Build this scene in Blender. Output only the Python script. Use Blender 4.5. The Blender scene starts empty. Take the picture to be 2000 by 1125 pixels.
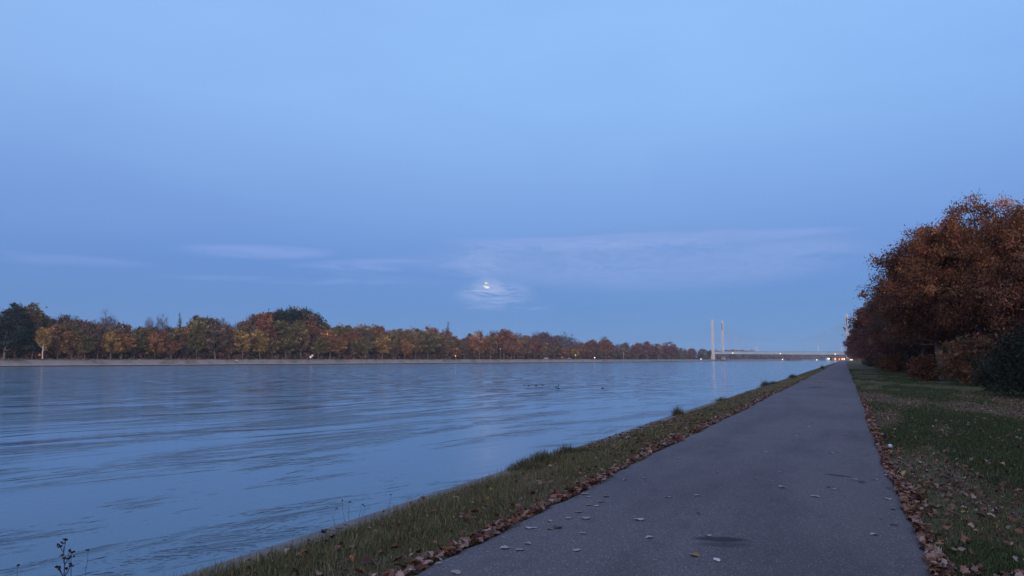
import bpy, math, random
import numpy as np
from mathutils import Vector
R = math.radians
S = bpy.context.scene
COL = S.collection

# ------------------------------------------------------------------ camera
CAMZ = 2.4            # water surface is z = 0, the towpath is 0.8 m above it
YAW = R(24.2); PITCH = R(5.53); F = 1440.0
cd = bpy.data.cameras.new('camera'); cam = bpy.data.objects.new('camera', cd); COL.objects.link(cam)
cd.sensor_width = 36; cd.lens = 36 * F / 2000; cd.clip_start = 0.05; cd.clip_end = 60000
cam.location = (0, 0, CAMZ); cam.rotation_euler = (R(90) + PITCH, 0, YAW)
S.camera = cam
S.render.resolution_x = 1024; S.render.resolution_y = 576
S.view_settings.view_transform = 'Standard'; S.view_settings.look = 'None'
S.view_settings.exposure = 0.0; S.view_settings.gamma = 1.0
S.render.engine = 'CYCLES'
S.cycles.max_bounces = 5; S.cycles.transparent_max_bounces = 8

FW = np.array([-math.sin(YAW), math.cos(YAW), 0.0]); RT = np.array([math.cos(YAW), math.sin(YAW), 0.0]); UP = np.array([0, 0, 1.0])
CP = np.array([0, 0, CAMZ])
def ray(px, py):
    x = (px - 1000) / F; y = (562.5 - py) / F
    c, s = math.cos(PITCH), math.sin(PITCH)
    return RT * x + FW * (c - s * y) + UP * (s + c * y)
def on_z(px, py, z):                    # where a line of sight meets the level z
    d = ray(px, py); return CP + d * ((z - CAMZ) / d[2])
def at_depth(px, py, dep):              # point on a line of sight, dep metres ahead
    d = ray(px, py); return CP + d * (dep / d.dot(FW))
def azel(px, py):
    d = ray(px, py); d = d / np.linalg.norm(d)
    return math.atan2(d[0], d[1]), math.asin(d[2])

# ------------------------------------------------------------------ node helpers
class NT:
    def __init__(s, tree): s.t = tree; s.n = tree.nodes; s.l = tree.links
    def put(s, sock, v):
        if v is None: return
        if isinstance(v, bpy.types.NodeSocket): s.l.new(v, sock)
        else:
            if isinstance(v, (tuple, list)) and len(v) == 3 and sock.type == 'RGBA': v = (*v, 1)
            sock.default_value = v
    def math(s, op, a, b=None, c=None, clamp=False):
        n = s.n.new('ShaderNodeMath'); n.operation = op; n.use_clamp = clamp
        s.put(n.inputs[0], a)
        if b is not None: s.put(n.inputs[1], b)
        if c is not None: s.put(n.inputs[2], c)
        return n.outputs[0]
    def mix(s, f, a, b, kind='RGBA', blend='MIX'):
        n = s.n.new('ShaderNodeMix'); n.data_type = kind
        if kind == 'RGBA': n.blend_type = blend
        i = {'RGBA': (6, 7, 2), 'FLOAT': (2, 3, 0)}[kind]
        s.put(n.inputs[0], f); s.put(n.inputs[i[0]], a); s.put(n.inputs[i[1]], b)
        return n.outputs[i[2]]
    def noise(s, vec, scale, detail=3, rough=.55, dist=0.0):
        n = s.n.new('ShaderNodeTexNoise'); s.put(n.inputs['Vector'], vec)
        n.inputs['Scale'].default_value = scale; n.inputs['Detail'].default_value = detail
        n.inputs['Roughness'].default_value = rough; n.inputs['Distortion'].default_value = dist
        return n.outputs['Fac']
    def ramp(s, f, stops, interp='LINEAR'):
        n = s.n.new('ShaderNodeValToRGB'); s.put(n.inputs[0], f); r = n.color_ramp; r.interpolation = interp
        while len(r.elements) < len(stops): r.elements.new(.5)
        for e, (p, c) in zip(r.elements, stops):
            e.position = p; e.color = (*c, 1) if len(c) == 3 else c
        return n.outputs[0]
    def rng(s, v, a, b, c=0.0, d=1.0, smooth=True):
        n = s.n.new('ShaderNodeMapRange'); n.interpolation_type = 'SMOOTHSTEP' if smooth else 'LINEAR'
        s.put(n.inputs[0], v)
        for i, q in enumerate((a, b, c, d)): n.inputs[i + 1].default_value = q
        return n.outputs[0]
    def comb(s, x, y, z=0.0):
        n = s.n.new('ShaderNodeCombineXYZ')
        for i, q in enumerate((x, y, z)): s.put(n.inputs[i], q)
        return n.outputs[0]
    def sep(s, v):
        n = s.n.new('ShaderNodeSeparateXYZ'); s.put(n.inputs[0], v); return n.outputs
    def mapping(s, v, scale=(1, 1, 1), rot=(0, 0, 0), loc=(0, 0, 0)):
        n = s.n.new('ShaderNodeMapping'); s.put(n.inputs[0], v)
        n.inputs['Location'].default_value = loc; n.inputs['Rotation'].default_value = rot; n.inputs['Scale'].default_value = scale
        return n.outputs[0]
    def bump(s, h, strength=1.0, dist=1.0, normal=None):
        n = s.n.new('ShaderNodeBump'); s.put(n.inputs['Height'], h)
        s.put(n.inputs['Strength'], strength); s.put(n.inputs['Distance'], dist)
        if normal is not None: s.put(n.inputs['Normal'], normal)
        return n.outputs[0]
def lin(r, g, b):
    f = lambda c: (c / 255 / 12.92) if c / 255 <= .04045 else ((c / 255 + .055) / 1.055) ** 2.4
    return (f(r), f(g), f(b))

# ------------------------------------------------------------------ world: dusk sky
W = bpy.data.worlds.new('World'); S.world = W; W.use_nodes = True
w = NT(W.node_tree); bg = w.n['Background']
gen = w.n.new('ShaderNodeTexCoord').outputs['Generated']
dx, dy, dz = w.sep(gen)
az = w.math('ARCTAN2', dx, dy); el = w.math('ARCSINE', dz)
eld = w.math('MULTIPLY', el, 180 / math.pi)
SKYG = [(0.0, (0, lin(116, 163, 212))), ]
stops = [(0, (110, 159, 210)), (2, (109, 156, 211)), (4, (106, 151, 210)), (7, (109, 152, 216)), (10, (120, 162, 224)), (14, (132, 175, 234)),
         (19, (143, 188, 245)), (24, (147, 192, 249)), (30, (146, 190, 247)), (40, (158, 186, 236)), (60, (180, 194, 228)), (90, (190, 194, 220))]
sky = w.ramp(w.math('DIVIDE', eld, 90.0, clamp=True), [(a / 90, lin(*c)) for a, c in stops], 'LINEAR')
# slightly duller and more violet towards the left, brightest a little right of the middle
relaz = w.math('SUBTRACT', az, -YAW)                      # 0 = centre of view, + = right
side = w.math('ADD', w.math('MULTIPLY', relaz, 1.0), 0.0)
leftdull = w.rng(relaz, R(-45), R(6), 1.0, 0.0)
sky = w.mix(w.math('MULTIPLY', leftdull, 0.55), sky, (0.90, 0.86, 0.90), blend='MULTIPLY')
rightdull = w.math('MULTIPLY', w.rng(relaz, R(14), R(45), 0.0, 1.0), w.rng(eld, 2, 14, 0.0, 1.0))
sky = w.mix(w.math('MULTIPLY', rightdull, 0.5), sky, (0.80, 0.86, 0.94), blend='MULTIPLY')
# high thin veil, very faint and broad
vv = w.comb(w.math('MULTIPLY', az, 1.6), w.math('MULTIPLY', el, 5.0))
veil = w.noise(vv, 1.6, 5, .5, .6)
sky = w.mix(w.math('MULTIPLY', w.rng(veil, .38, .72), 0.22), sky, (0.80, 0.82, 0.93), blend='MULTIPLY')
# cloud wisps near the moon
cv = w.comb(w.math('MULTIPLY', az, 7.0), w.math('MULTIPLY', el, 46.0))
cn = w.noise(cv, 1.0, 6, .62, .9)
cv2 = w.comb(w.math('MULTIPLY', az, 30.0), w.math('MULTIPLY', el, 150.0))
cn2 = w.noise(cv2, 1.0, 5, .6, 1.4)
cv3 = w.comb(w.math('MULTIPLY', az, 3.0), w.math('MULTIPLY', el, 14.0))
wob = w.math('MULTIPLY', w.math('SUBTRACT', w.noise(cv3, 1.0, 3, .5), .5), R(1.3))
elw = w.math('ADD', el, wob)
def blob(px, py, hw, hh, hard=0.45, warped=True):
    a0, e0 = azel(px, py); wa = math.atan(hw / F); we = math.atan(hh / F)
    u = w.math('DIVIDE', w.math('SUBTRACT', az, a0), wa); v = w.math('DIVIDE', w.math('SUBTRACT', elw if warped else el, e0), we)
    r2 = w.math('ADD', w.math('MULTIPLY', u, u), w.math('MULTIPLY', v, v))
    return w.rng(r2, hard, 1.25, 1.0, 0.0)
def addcl(sky, mask, nz, lo, hi, amt, col):
    m = w.math('MULTIPLY', mask, w.rng(nz, lo, hi)); m = w.math('MULTIPLY', m, amt)
    return w.mix(m, sky, col)
body = lin(123, 158, 218); rim = lin(140, 170, 230); pale = lin(150, 176, 228)
sky = addcl(sky, blob(1250, 508, 440, 62), cn, .28, .50, 1.0, body)
sky = addcl(sky, blob(1260, 468, 400, 14), cn, .24, .58, .6, rim)
sky = addcl(sky, blob(930, 530, 330, 34, .2), cn, .36, .62, .55, body)
sky = addcl(sky, blob(760, 517, 190, 11, .2), cn, .30, .60, .60, rim)
sky = addcl(sky, blob(500, 488, 150, 12, .2), cn, .34, .62, .60, rim)
sky = addcl(sky, blob(110, 503, 150, 10, .2), cn, .34, .62, .35, rim)
sky = addcl(sky, blob(560, 546, 230, 8, .2), cn, .36, .66, .40, rim)
sky = addcl(sky, blob(945, 510, 58, 36, .1), cn2, .34, .66, .60, pale)
sky = addcl(sky, blob(965, 577, 80, 24, .15), cn2, .28, .62, .80, pale)
sky = addcl(sky, blob(990, 601, 90, 5, .1), cn2, .34, .58, .45, pale)
sky = addcl(sky, blob(1560, 484, 110, 12, .1), cn, .30, .60, .35, rim)
halo = blob(953, 562, 34, 22, .0, False)
sky = addcl(sky, blob(1260, 512, 420, 46, .1), cn2, .40, .64, .55, lin(136, 168, 227))
sky = addcl(sky, blob(1150, 478, 300, 12, .1), cn2, .36, .66, .45, pale)
sky = addcl(sky, halo, cn2, .25, .60, .30, lin(196, 205, 232))
# afterglow behind the camera (the sun has set opposite the rising moon)
SAZ = -YAW + R(178)
sdir = (math.sin(SAZ), math.cos(SAZ))
facing = w.math('ADD', w.math('MULTIPLY', dx, sdir[0]), w.math('MULTIPLY', dy, sdir[1]))
glow = w.math('MULTIPLY', w.math('POWER', w.math('MAXIMUM', facing, 0.0), 2.0), w.rng(eld, -4, 50, 1.0, 0.12))
nish = w.n.new('ShaderNodeTexSky'); nish.sky_type = 'NISHITA'; nish.sun_disc = False
nish.sun_elevation = R(1.0); nish.sun_rotation = SAZ; nish.air_density = 1.3; nish.dust_density = 2.0
back = w.mix(glow, (0, 0, 0), w.mix(1.0, nish.outputs[0], (0.10, 0.10, 0.10), blend='MULTIPLY'))
back2 = w.mix(glow, (0, 0, 0), (1.00, 0.72, 0.56))
tot = w.mix(1.0, w.mix(1.0, sky, back, blend='ADD'), back2, blend='ADD')
w.l.new(tot, bg.inputs[0]); bg.inputs[1].default_value = 1.0

# ------------------------------------------------------------------ sun: faint twilight glow from behind the camera
sl = bpy.data.lights.new('sun', 'SUN'); so = bpy.data.objects.new('sun', sl); COL.objects.link(so)
sl.energy = 2.0; sl.angle = R(16); sl.color = (1.0, 0.80, 0.68)
v = Vector((math.sin(SAZ) * math.cos(R(7)), math.cos(SAZ) * math.cos(R(7)), math.sin(R(7))))
so.rotation_euler = v.to_track_quat('Z', 'Y').to_euler()

# ------------------------------------------------------------------ object helpers
def mesh(name, V, faces=None, F4=None, F3=None, mat=None, attr=None, smooth=False):
    """V (n,3); faces python list, or F4 (m,4)/F3 (k,3) arrays; attr (faces,3) colours"""
    me = bpy.data.meshes.new(name)
    if faces is not None:
        me.from_pydata([tuple(map(float, p)) for p in V], [], faces)
    else:
        V = np.asarray(V, np.float32); me.vertices.add(len(V)); me.vertices.foreach_set('co', V.ravel())
        parts = []; tot = []
        if F4 is not None and len(F4): parts.append(np.asarray(F4, np.int32).ravel()); tot.append(np.full(len(F4), 4, np.int32))
        if F3 is not None and len(F3): parts.append(np.asarray(F3, np.int32).ravel()); tot.append(np.full(len(F3), 3, np.int32))
        li = np.concatenate(parts); lt = np.concatenate(tot); ls = np.concatenate([[0], np.cumsum(lt)[:-1]]).astype(np.int32)
        me.loops.add(len(li)); me.loops.foreach_set('vertex_index', li)
        me.polygons.add(len(lt)); me.polygons.foreach_set('loop_start', ls); me.polygons.foreach_set('loop_total', lt)
        me.update(calc_edges=True)
    if attr is not None:
        a = me.color_attributes.new('tint', 'FLOAT_COLOR', 'CORNER')
        lt = np.empty(len(me.polygons), np.int32); me.polygons.foreach_get('loop_total', lt)
        c = np.ones((len(me.polygons), 4), np.float32); c[:, :3] = attr
        a.data.foreach_set('color', np.repeat(c, lt, axis=0).ravel())
    if smooth: me.polygons.foreach_set('use_smooth', [True] * len(me.polygons))
    if mat: me.materials.append(mat)
    return me
def link(name, me, parent=None, loc=None, **props):
    o = bpy.data.objects.new(name, me); COL.objects.link(o)
    if parent: o.parent = parent
    if loc is not None: o.location = loc
    for k, q in props.items(): o[k] = q
    return o
def thing(name, label, cat, loc=(0, 0, 0), rz=0, group=None, scale=1.0):
    o = bpy.data.objects.new(name, None); COL.objects.link(o); o.location = loc; o.rotation_euler = (0, 0, rz)
    o.scale = (scale,) * 3 if not isinstance(scale, tuple) else scale
    o.empty_display_size = .2
    o['label'] = label; o['category'] = cat
    if group: o['group'] = group
    return o
def dup(root, loc, rz, scale, label, group=None, color=None, tcolor=None):
    r = root.copy(); COL.objects.link(r); r.location = loc; r.rotation_euler = (0, 0, rz)
    r.scale = (scale,) * 3 if not isinstance(scale, tuple) else scale
    r['label'] = label
    if group: r['group'] = group
    for ch in list(root.children):
        c = ch.copy(); COL.objects.link(c); c.parent = r
        if color and ch.name.startswith('crown'): c.color = (*color, 1)
        if tcolor and ch.name.startswith('trunk'): c.color = (*tcolor, 1)
        for g in ch.children:
            d = g.copy(); COL.objects.link(d); d.parent = c
    return r
class MB:
    def __init__(s): s.v = []; s.f = []
    def add(s, V, Fc):
        b = len(s.v); s.v += [tuple(map(float, p)) for p in V]; s.f += [tuple(i + b for i in f) for f in Fc]; return s
    def box(s, c, size, rz=0, taper=1.0):
        x, y, z = [q / 2 for q in size]; ca, sa = math.cos(rz), math.sin(rz); P = []
        for k in (-1, 1):
            t = taper if k > 0 else 1
            for a, b in ((-1, -1), (1, -1), (1, 1), (-1, 1)):
                X, Y = a * x * t, b * y * t; P.append((c[0] + X * ca - Y * sa, c[1] + X * sa + Y * ca, c[2] + k * z))
        return s.add(P, [(0, 3, 2, 1), (4, 5, 6, 7), (0, 1, 5, 4), (1, 2, 6, 5), (2, 3, 7, 6), (3, 0, 4, 7)])
    def tube(s, pts, rad, n=6):
        P = []; Fc = []; pts = [np.array(p, float) for p in pts]
        if not hasattr(rad, '__len__'): rad = [rad] * len(pts)
        for i, p in enumerate(pts):
            d = pts[min(i + 1, len(pts) - 1)] - pts[max(i - 1, 0)]; d /= np.linalg.norm(d) + 1e-9
            a = np.cross(d, (0, 0, 1) if abs(d[2]) < .9 else (1, 0, 0)); a /= np.linalg.norm(a); b = np.cross(d, a)
            for k in range(n):
                t = 2 * math.pi * k / n; P.append(p + rad[i] * (a * math.cos(t) + b * math.sin(t)))
        for i in range(len(pts) - 1):
            for k in range(n):
                q = (k + 1) % n; Fc.append((i * n + k, i * n + q, (i + 1) * n + q, (i + 1) * n + k))
        Fc.append(tuple(range(n))[::-1]); Fc.append(tuple(range((len(pts) - 1) * n, len(pts) * n)))
        return s.add(P, Fc)
    def ball(s, c, r, nu=10, nv=6, wob=0, seed=0):
        g = random.Random(seed); P = []; Fc = []
        if not hasattr(r, '__len__'): r = (r, r, r)
        for j in range(nv + 1):
            th = math.pi * j / nv
            for i in range(nu):
                ph = 2 * math.pi * i / nu; k = 1 + wob * g.uniform(-1, 1)
                P.append((c[0] + r[0] * k * math.sin(th) * math.cos(ph), c[1] + r[1] * k * math.sin(th) * math.sin(ph), c[2] + r[2] * k * math.cos(th)))
        for j in range(nv):
            for i in range(nu):
                q = (i + 1) % nu; Fc.append((j * nu + i, (j + 1) * nu + i, (j + 1) * nu + q, j * nu + q))
        return s.add(P, Fc)
    def build(s, name, mat, parent=None, smooth=False, **props):
        return link(name, mesh(name, s.v, faces=s.f, mat=mat, smooth=smooth), parent, **props)

# ------------------------------------------------------------------ materials
def new_mat(name):
    m = bpy.data.materials.new(name); m.use_nodes = True; t = NT(m.node_tree); return m, t, t.n['Principled BSDF']
def simple(name, col, rough=.7, var=.25, scale=4.0, bump=0.0, spec=.3):
    m, t, p = new_mat(name); tc = t.n.new('ShaderNodeTexCoord').outputs['Object']
    nz = t.noise(tc, scale, 5, .6)
    c = t.ramp(nz, [(.25, tuple(q * (1 - var) for q in col)), (.75, tuple(q * (1 + var) for q in col))])
    t.put(p.inputs['Base Color'], c); p.inputs['Roughness'].default_value = rough; p.inputs['Specular IOR Level'].default_value = spec
    if bump: t.put(p.inputs['Normal'], t.bump(nz, bump, .02))
    return m
def foliage(name, trans=.25, rough=.75):
    """colour = the object's own colour x the leaf's tint"""
    m, t, p = new_mat(name)
    oi = t.n.new('ShaderNodeObjectInfo'); at = t.n.new('ShaderNodeAttribute'); at.attribute_name = 'tint'
    c = t.mix(1.0, oi.outputs['Color'], at.outputs['Color'], blend='MULTIPLY')
    t.put(p.inputs['Base Color'], c); p.inputs['Roughness'].default_value = rough; p.inputs['Specular IOR Level'].default_value = .15
    if trans:
        tr = t.n.new('ShaderNodeBsdfTranslucent'); t.put(tr.inputs[0], c)
        mx = t.n.new('ShaderNodeMixShader'); mx.inputs[0].default_value = trans
        t.l.new(p.outputs[0], mx.inputs[1]); t.l.new(tr.outputs[0], mx.inputs[2])
        t.l.new(mx.outputs[0], t.n['Material Output'].inputs[0])
    return m
M_leaf = foliage('crown_foliage')
def bark_mat():
    m, t, p = new_mat('bark'); oi = t.n.new('ShaderNodeObjectInfo')
    tc = t.n.new('ShaderNodeTexCoord').outputs['Object']
    nz = t.noise(t.mapping(tc, (3, 3, .7)), 3.0, 5, .65)
    k = t.ramp(nz, [(.3, (.6, .6, .6)), (.7, (1.3, 1.3, 1.3))])
    t.put(p.inputs['Base Color'], t.mix(1.0, oi.outputs['Color'], k, blend='MULTIPLY')); p.inputs['Roughness'].default_value = .9
    t.put(p.inputs['Normal'], t.bump(nz, .6, .04)); return m
M_bark = bark_mat()
def tint_mat(name, rough=.8, trans=0.0):
    m, t, p = new_mat(name); at = t.n.new('ShaderNodeAttribute'); at.attribute_name = 'tint'
    t.put(p.inputs['Base Color'], at.outputs['Color']); p.inputs['Roughness'].default_value = rough; p.inputs['Specular IOR Level'].default_value = .2
    return m
M_grassblade = tint_mat('grass_blades', .7)
M_litter = tint_mat('leaf_litter', .8)

def water_mat():
    m, t, p = new_mat('canal_water')
    pos = t.n.new('ShaderNodeNewGeometry').outputs['Position']
    p.inputs['Base Color'].default_value = (.066, .135, .205, 1); p.inputs['Roughness'].default_value = .10; p.inputs['IOR'].default_value = 1.42
    q = t.mapping(pos, (1, 1, 1), (0, 0, R(14)))           # crests run 14 deg to the right of the canal axis
    warp = t.noise(pos, .05, 3, .5); sx = t.sep(q)
    u = t.math('ADD', sx[0], t.math('MULTIPLY', warp, 10.0))
    n1 = t.noise(t.comb(u, t.math('MULTIPLY', sx[1], .12)), .35, 3, .5, .3)
    n2 = t.noise(t.comb(u, t.math('MULTIPLY', sx[1], .26)), 2.1, 4, .6, .8)
    n3 = t.noise(t.comb(sx[0], t.math('MULTIPLY', sx[1], .5)), 7.0, 3, .6, .3)
    patch = t.rng(t.noise(t.mapping(q, (1, .26, 1)), .26, 5, .66, 1.0), .50, .66, .02, 1.0)
    px_ = t.sep(pos)[0]
    out = t.rng(px_, -70, -4, 1.0, .22)
    far = t.rng(t.sep(pos)[1], 50, 200, 1.0, .5)
    amp = t.math('MULTIPLY', t.math('MULTIPLY', patch, out), far)
    crest = t.math('POWER', t.math('SUBTRACT', 1.0, t.math('ABSOLUTE', t.math('MULTIPLY', t.math('SUBTRACT', n2, .5), 3.2)), clamp=True), 4.0)
    h = t.math('ADD', t.math('MULTIPLY', n1, .09), t.math('MULTIPLY', t.math('MULTIPLY', n2, amp), .07))
    h = t.math('ADD', h, t.math('MULTIPLY', t.math('MULTIPLY', crest, amp), .075))
    h = t.math('ADD', h, t.math('MULTIPLY', t.math('MULTIPLY', n3, amp), .022))
    h = t.math('ADD', h, t.math('MULTIPLY', t.noise(q, 6.0, 2, .5), .003))
    # short chop as slopes (not filtered away with distance)
    def slope(vec, sc, det):
        n = t.n.new('ShaderNodeTexNoise'); t.put(n.inputs['Vector'], vec); n.inputs['Scale'].default_value = sc; n.inputs['Detail'].default_value = det; n.inputs['Roughness'].default_value = .6
        c = t.sep(n.outputs['Color']); return t.math('SUBTRACT', c[0], .5), t.math('SUBTRACT', c[1], .5)
    s1, s2 = slope(t.comb(u, t.math('MULTIPLY', sx[1], .3)), 1.5, 4)
    k = t.math('ADD', .42, t.math('MULTIPLY', t.math('MULTIPLY', patch, out), .45))
    k = t.math('MULTIPLY', k, t.rng(t.sep(pos)[1], 12, 160, .18, 2.6))
    k = t.math('MULTIPLY', k, t.rng(px_, -60, -8, 1.0, .55))
    a_ = t.math('MULTIPLY', s1, k); b_ = t.math('MULTIPLY', t.math('MULTIPLY', s2, k), 1.15)
    sv = t.comb(t.math('SUBTRACT', t.math('MULTIPLY', a_, math.cos(R(14))), t.math('MULTIPLY', b_, -math.sin(R(14)))), t.math('ADD', t.math('MULTIPLY', a_, -math.sin(R(14))), t.math('MULTIPLY', b_, math.cos(R(14)))), 0.0)
    vm = t.n.new('ShaderNodeVectorMath'); vm.operation = 'ADD'; t.put(vm.inputs[0], t.bump(h, 1.0, 1.0)); t.put(vm.inputs[1], sv)
    vn = t.n.new('ShaderNodeVectorMath'); vn.operation = 'NORMALIZE'; t.l.new(vm.outputs[0], vn.inputs[0])
    t.put(p.inputs['Normal'], vn.outputs[0])
    return m
M_water = water_mat()

def asphalt_mat():
    m, t, p = new_mat('asphalt')
    pos = t.n.new('ShaderNodeNewGeometry').outputs['Position']
    fine = t.noise(pos, 90, 3, .75); big = t.noise(t.mapping(pos, (1, .35, 1)), .8, 4, .55); grit = t.n.new('ShaderNodeTexVoronoi')
    t.put(grit.inputs['Vector'], pos); grit.inputs['Scale'].default_value = 60
    c = t.ramp(fine, [(.30, (.060, .051, .057)), (.52, (.130, .105, .110)), (.70, (.30, .26, .28))])
    sp = t.rng(t.sep(grit.outputs['Color'])[0], .84, .95); sp = t.math('MULTIPLY', sp, t.rng(grit.outputs['Distance'], .1, .5, 1.0, 0.0))
    c = t.mix(t.math('MULTIPLY', sp, .9), c, (.55, .50, .52))
    c = t.mix(t.rng(big, .42, .62, 0.0, .8), c, (.74, .71, .76), blend='MULTIPLY')
    mid = t.noise(t.mapping(pos, (1, .5, 1)), 3.5, 5, .65); c = t.mix(t.rng(mid, .50, .70, 0.0, .7), c, (.76, .74, .78), blend='MULTIPLY')
    wear = t.noise(t.mapping(pos, (1, .06, 1)), 1.6, 3, .5); c = t.mix(t.rng(wear, .5, .7, 0.0, .5), c, (1.22, 1.2, 1.18), blend='MULTIPLY')
    # damp sealed cracks and worn dips
    sx = t.sep(pos); jag = t.math('MULTIPLY', t.math('SUBTRACT', t.noise(pos, 3.2, 5, .7), .5), .5)
    for (a, b, wd, k) in STAINS:
        A = on_z(*a, .8); B = on_z(*b, .8); c0 = (A + B) / 2; d = B - A; L = float(np.hypot(d[0], d[1])) / 2; an = math.atan2(d[1], d[0])
        qx = t.math('SUBTRACT', sx[0], float(c0[0])); qy = t.math('SUBTRACT', sx[1], float(c0[1]))
        uu = t.math('ADD', t.math('MULTIPLY', qx, math.cos(an)), t.math('MULTIPLY', qy, math.sin(an)))
        vv = t.math('SUBTRACT', t.math('MULTIPLY', qy, math.cos(an)), t.math('MULTIPLY', qx, math.sin(an)))
        vv = t.math('ADD', vv, t.math('MULTIPLY', jag, wd * 2.2))
        r2 = t.math('ADD', t.math('POWER', t.math('ABSOLUTE', t.math('DIVIDE', uu, L)), 2.0), t.math('POWER', t.math('ABSOLUTE', t.math('DIVIDE', vv, wd)), 2.0))
        mask = t.math('MULTIPLY', t.rng(r2, .15, 1.0, 1.0, 0.0), k)
        c = t.mix(mask, c, (.22, .21, .25), blend='MULTIPLY')
    t.put(p.inputs['Base Color'], c); p.inputs['Roughness'].default_value = .78; p.inputs['Specular IOR Level'].default_value = .35
    t.put(p.inputs['Normal'], t.bump(t.math('ADD', fine, t.math('MULTIPLY', grit.outputs['Distance'], .6)), .5, .012))
    return m
STAINS = [((1340, 1058), (1476, 1062), .11, 1.0), ((1350, 1070), (1480, 1071), .12, .6), ((1604, 928), (1674, 935), .09, 1.0), ((1582, 760), (1604, 756), .45, .7),
          ((1600, 741), (1668, 740), .9, .35)]
M_asphalt = asphalt_mat()

def verge_mat():
    m, t, p = new_mat('turf_soil')
    pos = t.n.new('ShaderNodeNewGeometry').outputs['Position']
    a = t.noise(pos, .45, 5, .6); b = t.noise(pos, 14, 4, .7); lf = t.n.new('ShaderNodeTexVoronoi'); t.put(lf.inputs['Vector'], pos); lf.inputs['Scale'].default_value = 9
    g = t.ramp(b, [(.3, (.060, .062, .030)), (.7, (.15, .14, .070))])
    br = t.ramp(b, [(.3, (.085, .065, .048)), (.7, (.22, .165, .12))])
    c = t.mix(t.rng(a, .46, .62), g, br)
    sx = t.sep(pos)[0]
    c = t.mix(t.rng(t.math('ADD', sx, t.math('MULTIPLY', a, 1.5)), 7.2, 8.6), c, br)     # leaf mould under the trees
    spk = t.math('MULTIPLY', t.rng(t.sep(lf.outputs['Color'])[1], .80, .86), t.rng(lf.outputs['Distance'], .2, .6, 1.0, 0.0))
    c = t.mix(t.math('MULTIPLY', spk, .8), c, (.20, .115, .075))
    t.put(p.inputs['Base Color'], c); p.inputs['Roughness'].default_value = .95; p.inputs['Specular IOR Level'].default_value = .1
    t.put(p.inputs['Normal'], t.bump(b, .6, .05)); return m
M_verge = verge_mat()
def concrete_mat(name, col, streak=True, scale=1.0, moss=.4):
    m, t, p = new_mat(name)
    pos = t.n.new('ShaderNodeNewGeometry').outputs['Position']
    a = t.noise(pos, .10 * scale, 5, .6); b = t.noise(t.mapping(pos, (1, 1, .25)), 1.3 * scale, 6, .7); f = t.noise(pos, 25, 4, .7)
    c = t.ramp(b, [(.25, tuple(q * .62 for q in col)), (.75, tuple(q * 1.25 for q in col))])
    c = t.mix(t.rng(a, .45, .68, 0, moss), c, (.085, .078, .055))
    c = t.mix(t.rng(f, .3, .7, 0, .35), c, tuple(q * .6 for q in col))
    t.put(p.inputs['Base Color'], c); p.inputs['Roughness'].default_value = .9; t.put(p.inputs['Normal'], t.bump(f, .5, .01)); return m
M_kerb = concrete_mat('quay_concrete', (.21, .185, .18), scale=2)
M_bank = concrete_mat('bank_concrete', (.26, .24, .235), scale=1.6, moss=.75)
M_lip = concrete_mat('bank_lip', (.36, .33, .32), scale=.5, moss=.2)
M_wet = simple('wet_concrete', (.020, .018, .020), .5, .3, 1.0)
M_pylon = simple('pylon_concrete', (.56, .52, .52), .8, .08, .15)
M_deck = simple('bridge_steel', (.40, .47, .50), .6, .15, .12)
M_under = simple('bridge_underside', (.06, .06, .065), .8, .1, .2)
M_cable = simple('bridge_cable', (.34, .37, .42), .5, .05)
M_dark = simple('slot_shade_and_rim', (.10, .09, .10), .8, .1)  # shade of the pylon slots put into the colour; also plain dark chimney rims
M_pole = simple('galvanised_pole', (.30, .30, .31), .5, .1)
def emit(name, col, st):
    m, t, p = new_mat(name); p.inputs['Base Color'].default_value = (*col, 1)
    p.inputs['Emission Color'].default_value = (*col, 1); p.inputs['Emission Strength'].default_value = st; return m
M_lampwarm = emit('lamp_warm', (1.0, .80, .52), 3.2)
M_lampwhite = emit('lamp_white', (1.0, .95, .86), 3)
M_lamporange = emit('lamp_orange', (1.0, .36, .12), 2.2)
M_lampfaint = emit('lamp_faint', (1.0, .72, .45), 1.5)

# ------------------------------------------------------------------ the setting
H_PATH = .80
QX = -4.75                  # outer edge of the quay
PL, PR = -3.07, .52         # path edges
rs = np.random.RandomState(7)
YFAR = 2600
# water
mesh_w = mesh('water', [(-3000, -400, 0), (QX + .25, -400, 0), (QX + .25, YFAR, 0), (-3000, YFAR, 0)], faces=[(0, 1, 2, 3)], mat=M_water)
link('water', mesh_w, kind='structure')

def edge_l(y): return PL + .02 * np.sin(.8 * y + 1) + .016 * np.sin(2.3 * y) + .014 * np.sin(5.3 * y) + .008 * np.sin(12.7 * y) + .03 * np.sin(.31 * y)
def edge_r(y): return PR + .015 * np.sin(.7 * y + 2) + .014 * np.sin(1.9 * y) + .012 * np.sin(4.7 * y) + .008 * np.sin(11.3 * y + 1) + .03 * np.sin(.27 * y)
def wob(x, y):
    return .5 * np.sin(1.3 * x + .7 * y) * np.cos(.9 * y - .6 * x) + .3 * np.sin(2.9 * y + 1.7 * x) + .2 * np.sin(5.1 * x - 3.3 * y)
def gz(x, y):               # ground height on the near side
    x = np.asarray(x, float); y = np.asarray(y, float)
    left = H_PATH - .045 - .035 * np.clip((PL - x) / 1.5, 0, 1) + .022 * wob(x, y)
    edge = np.clip((x - PR) / .5, 0, 1)
    right = H_PATH - .05 + edge * (.045 * wob(x * .6, y * .5)) - .0 * x + np.clip((x - 6) / 10, 0, 1) * .35
    return np.where(x < PL, left, right)
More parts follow.
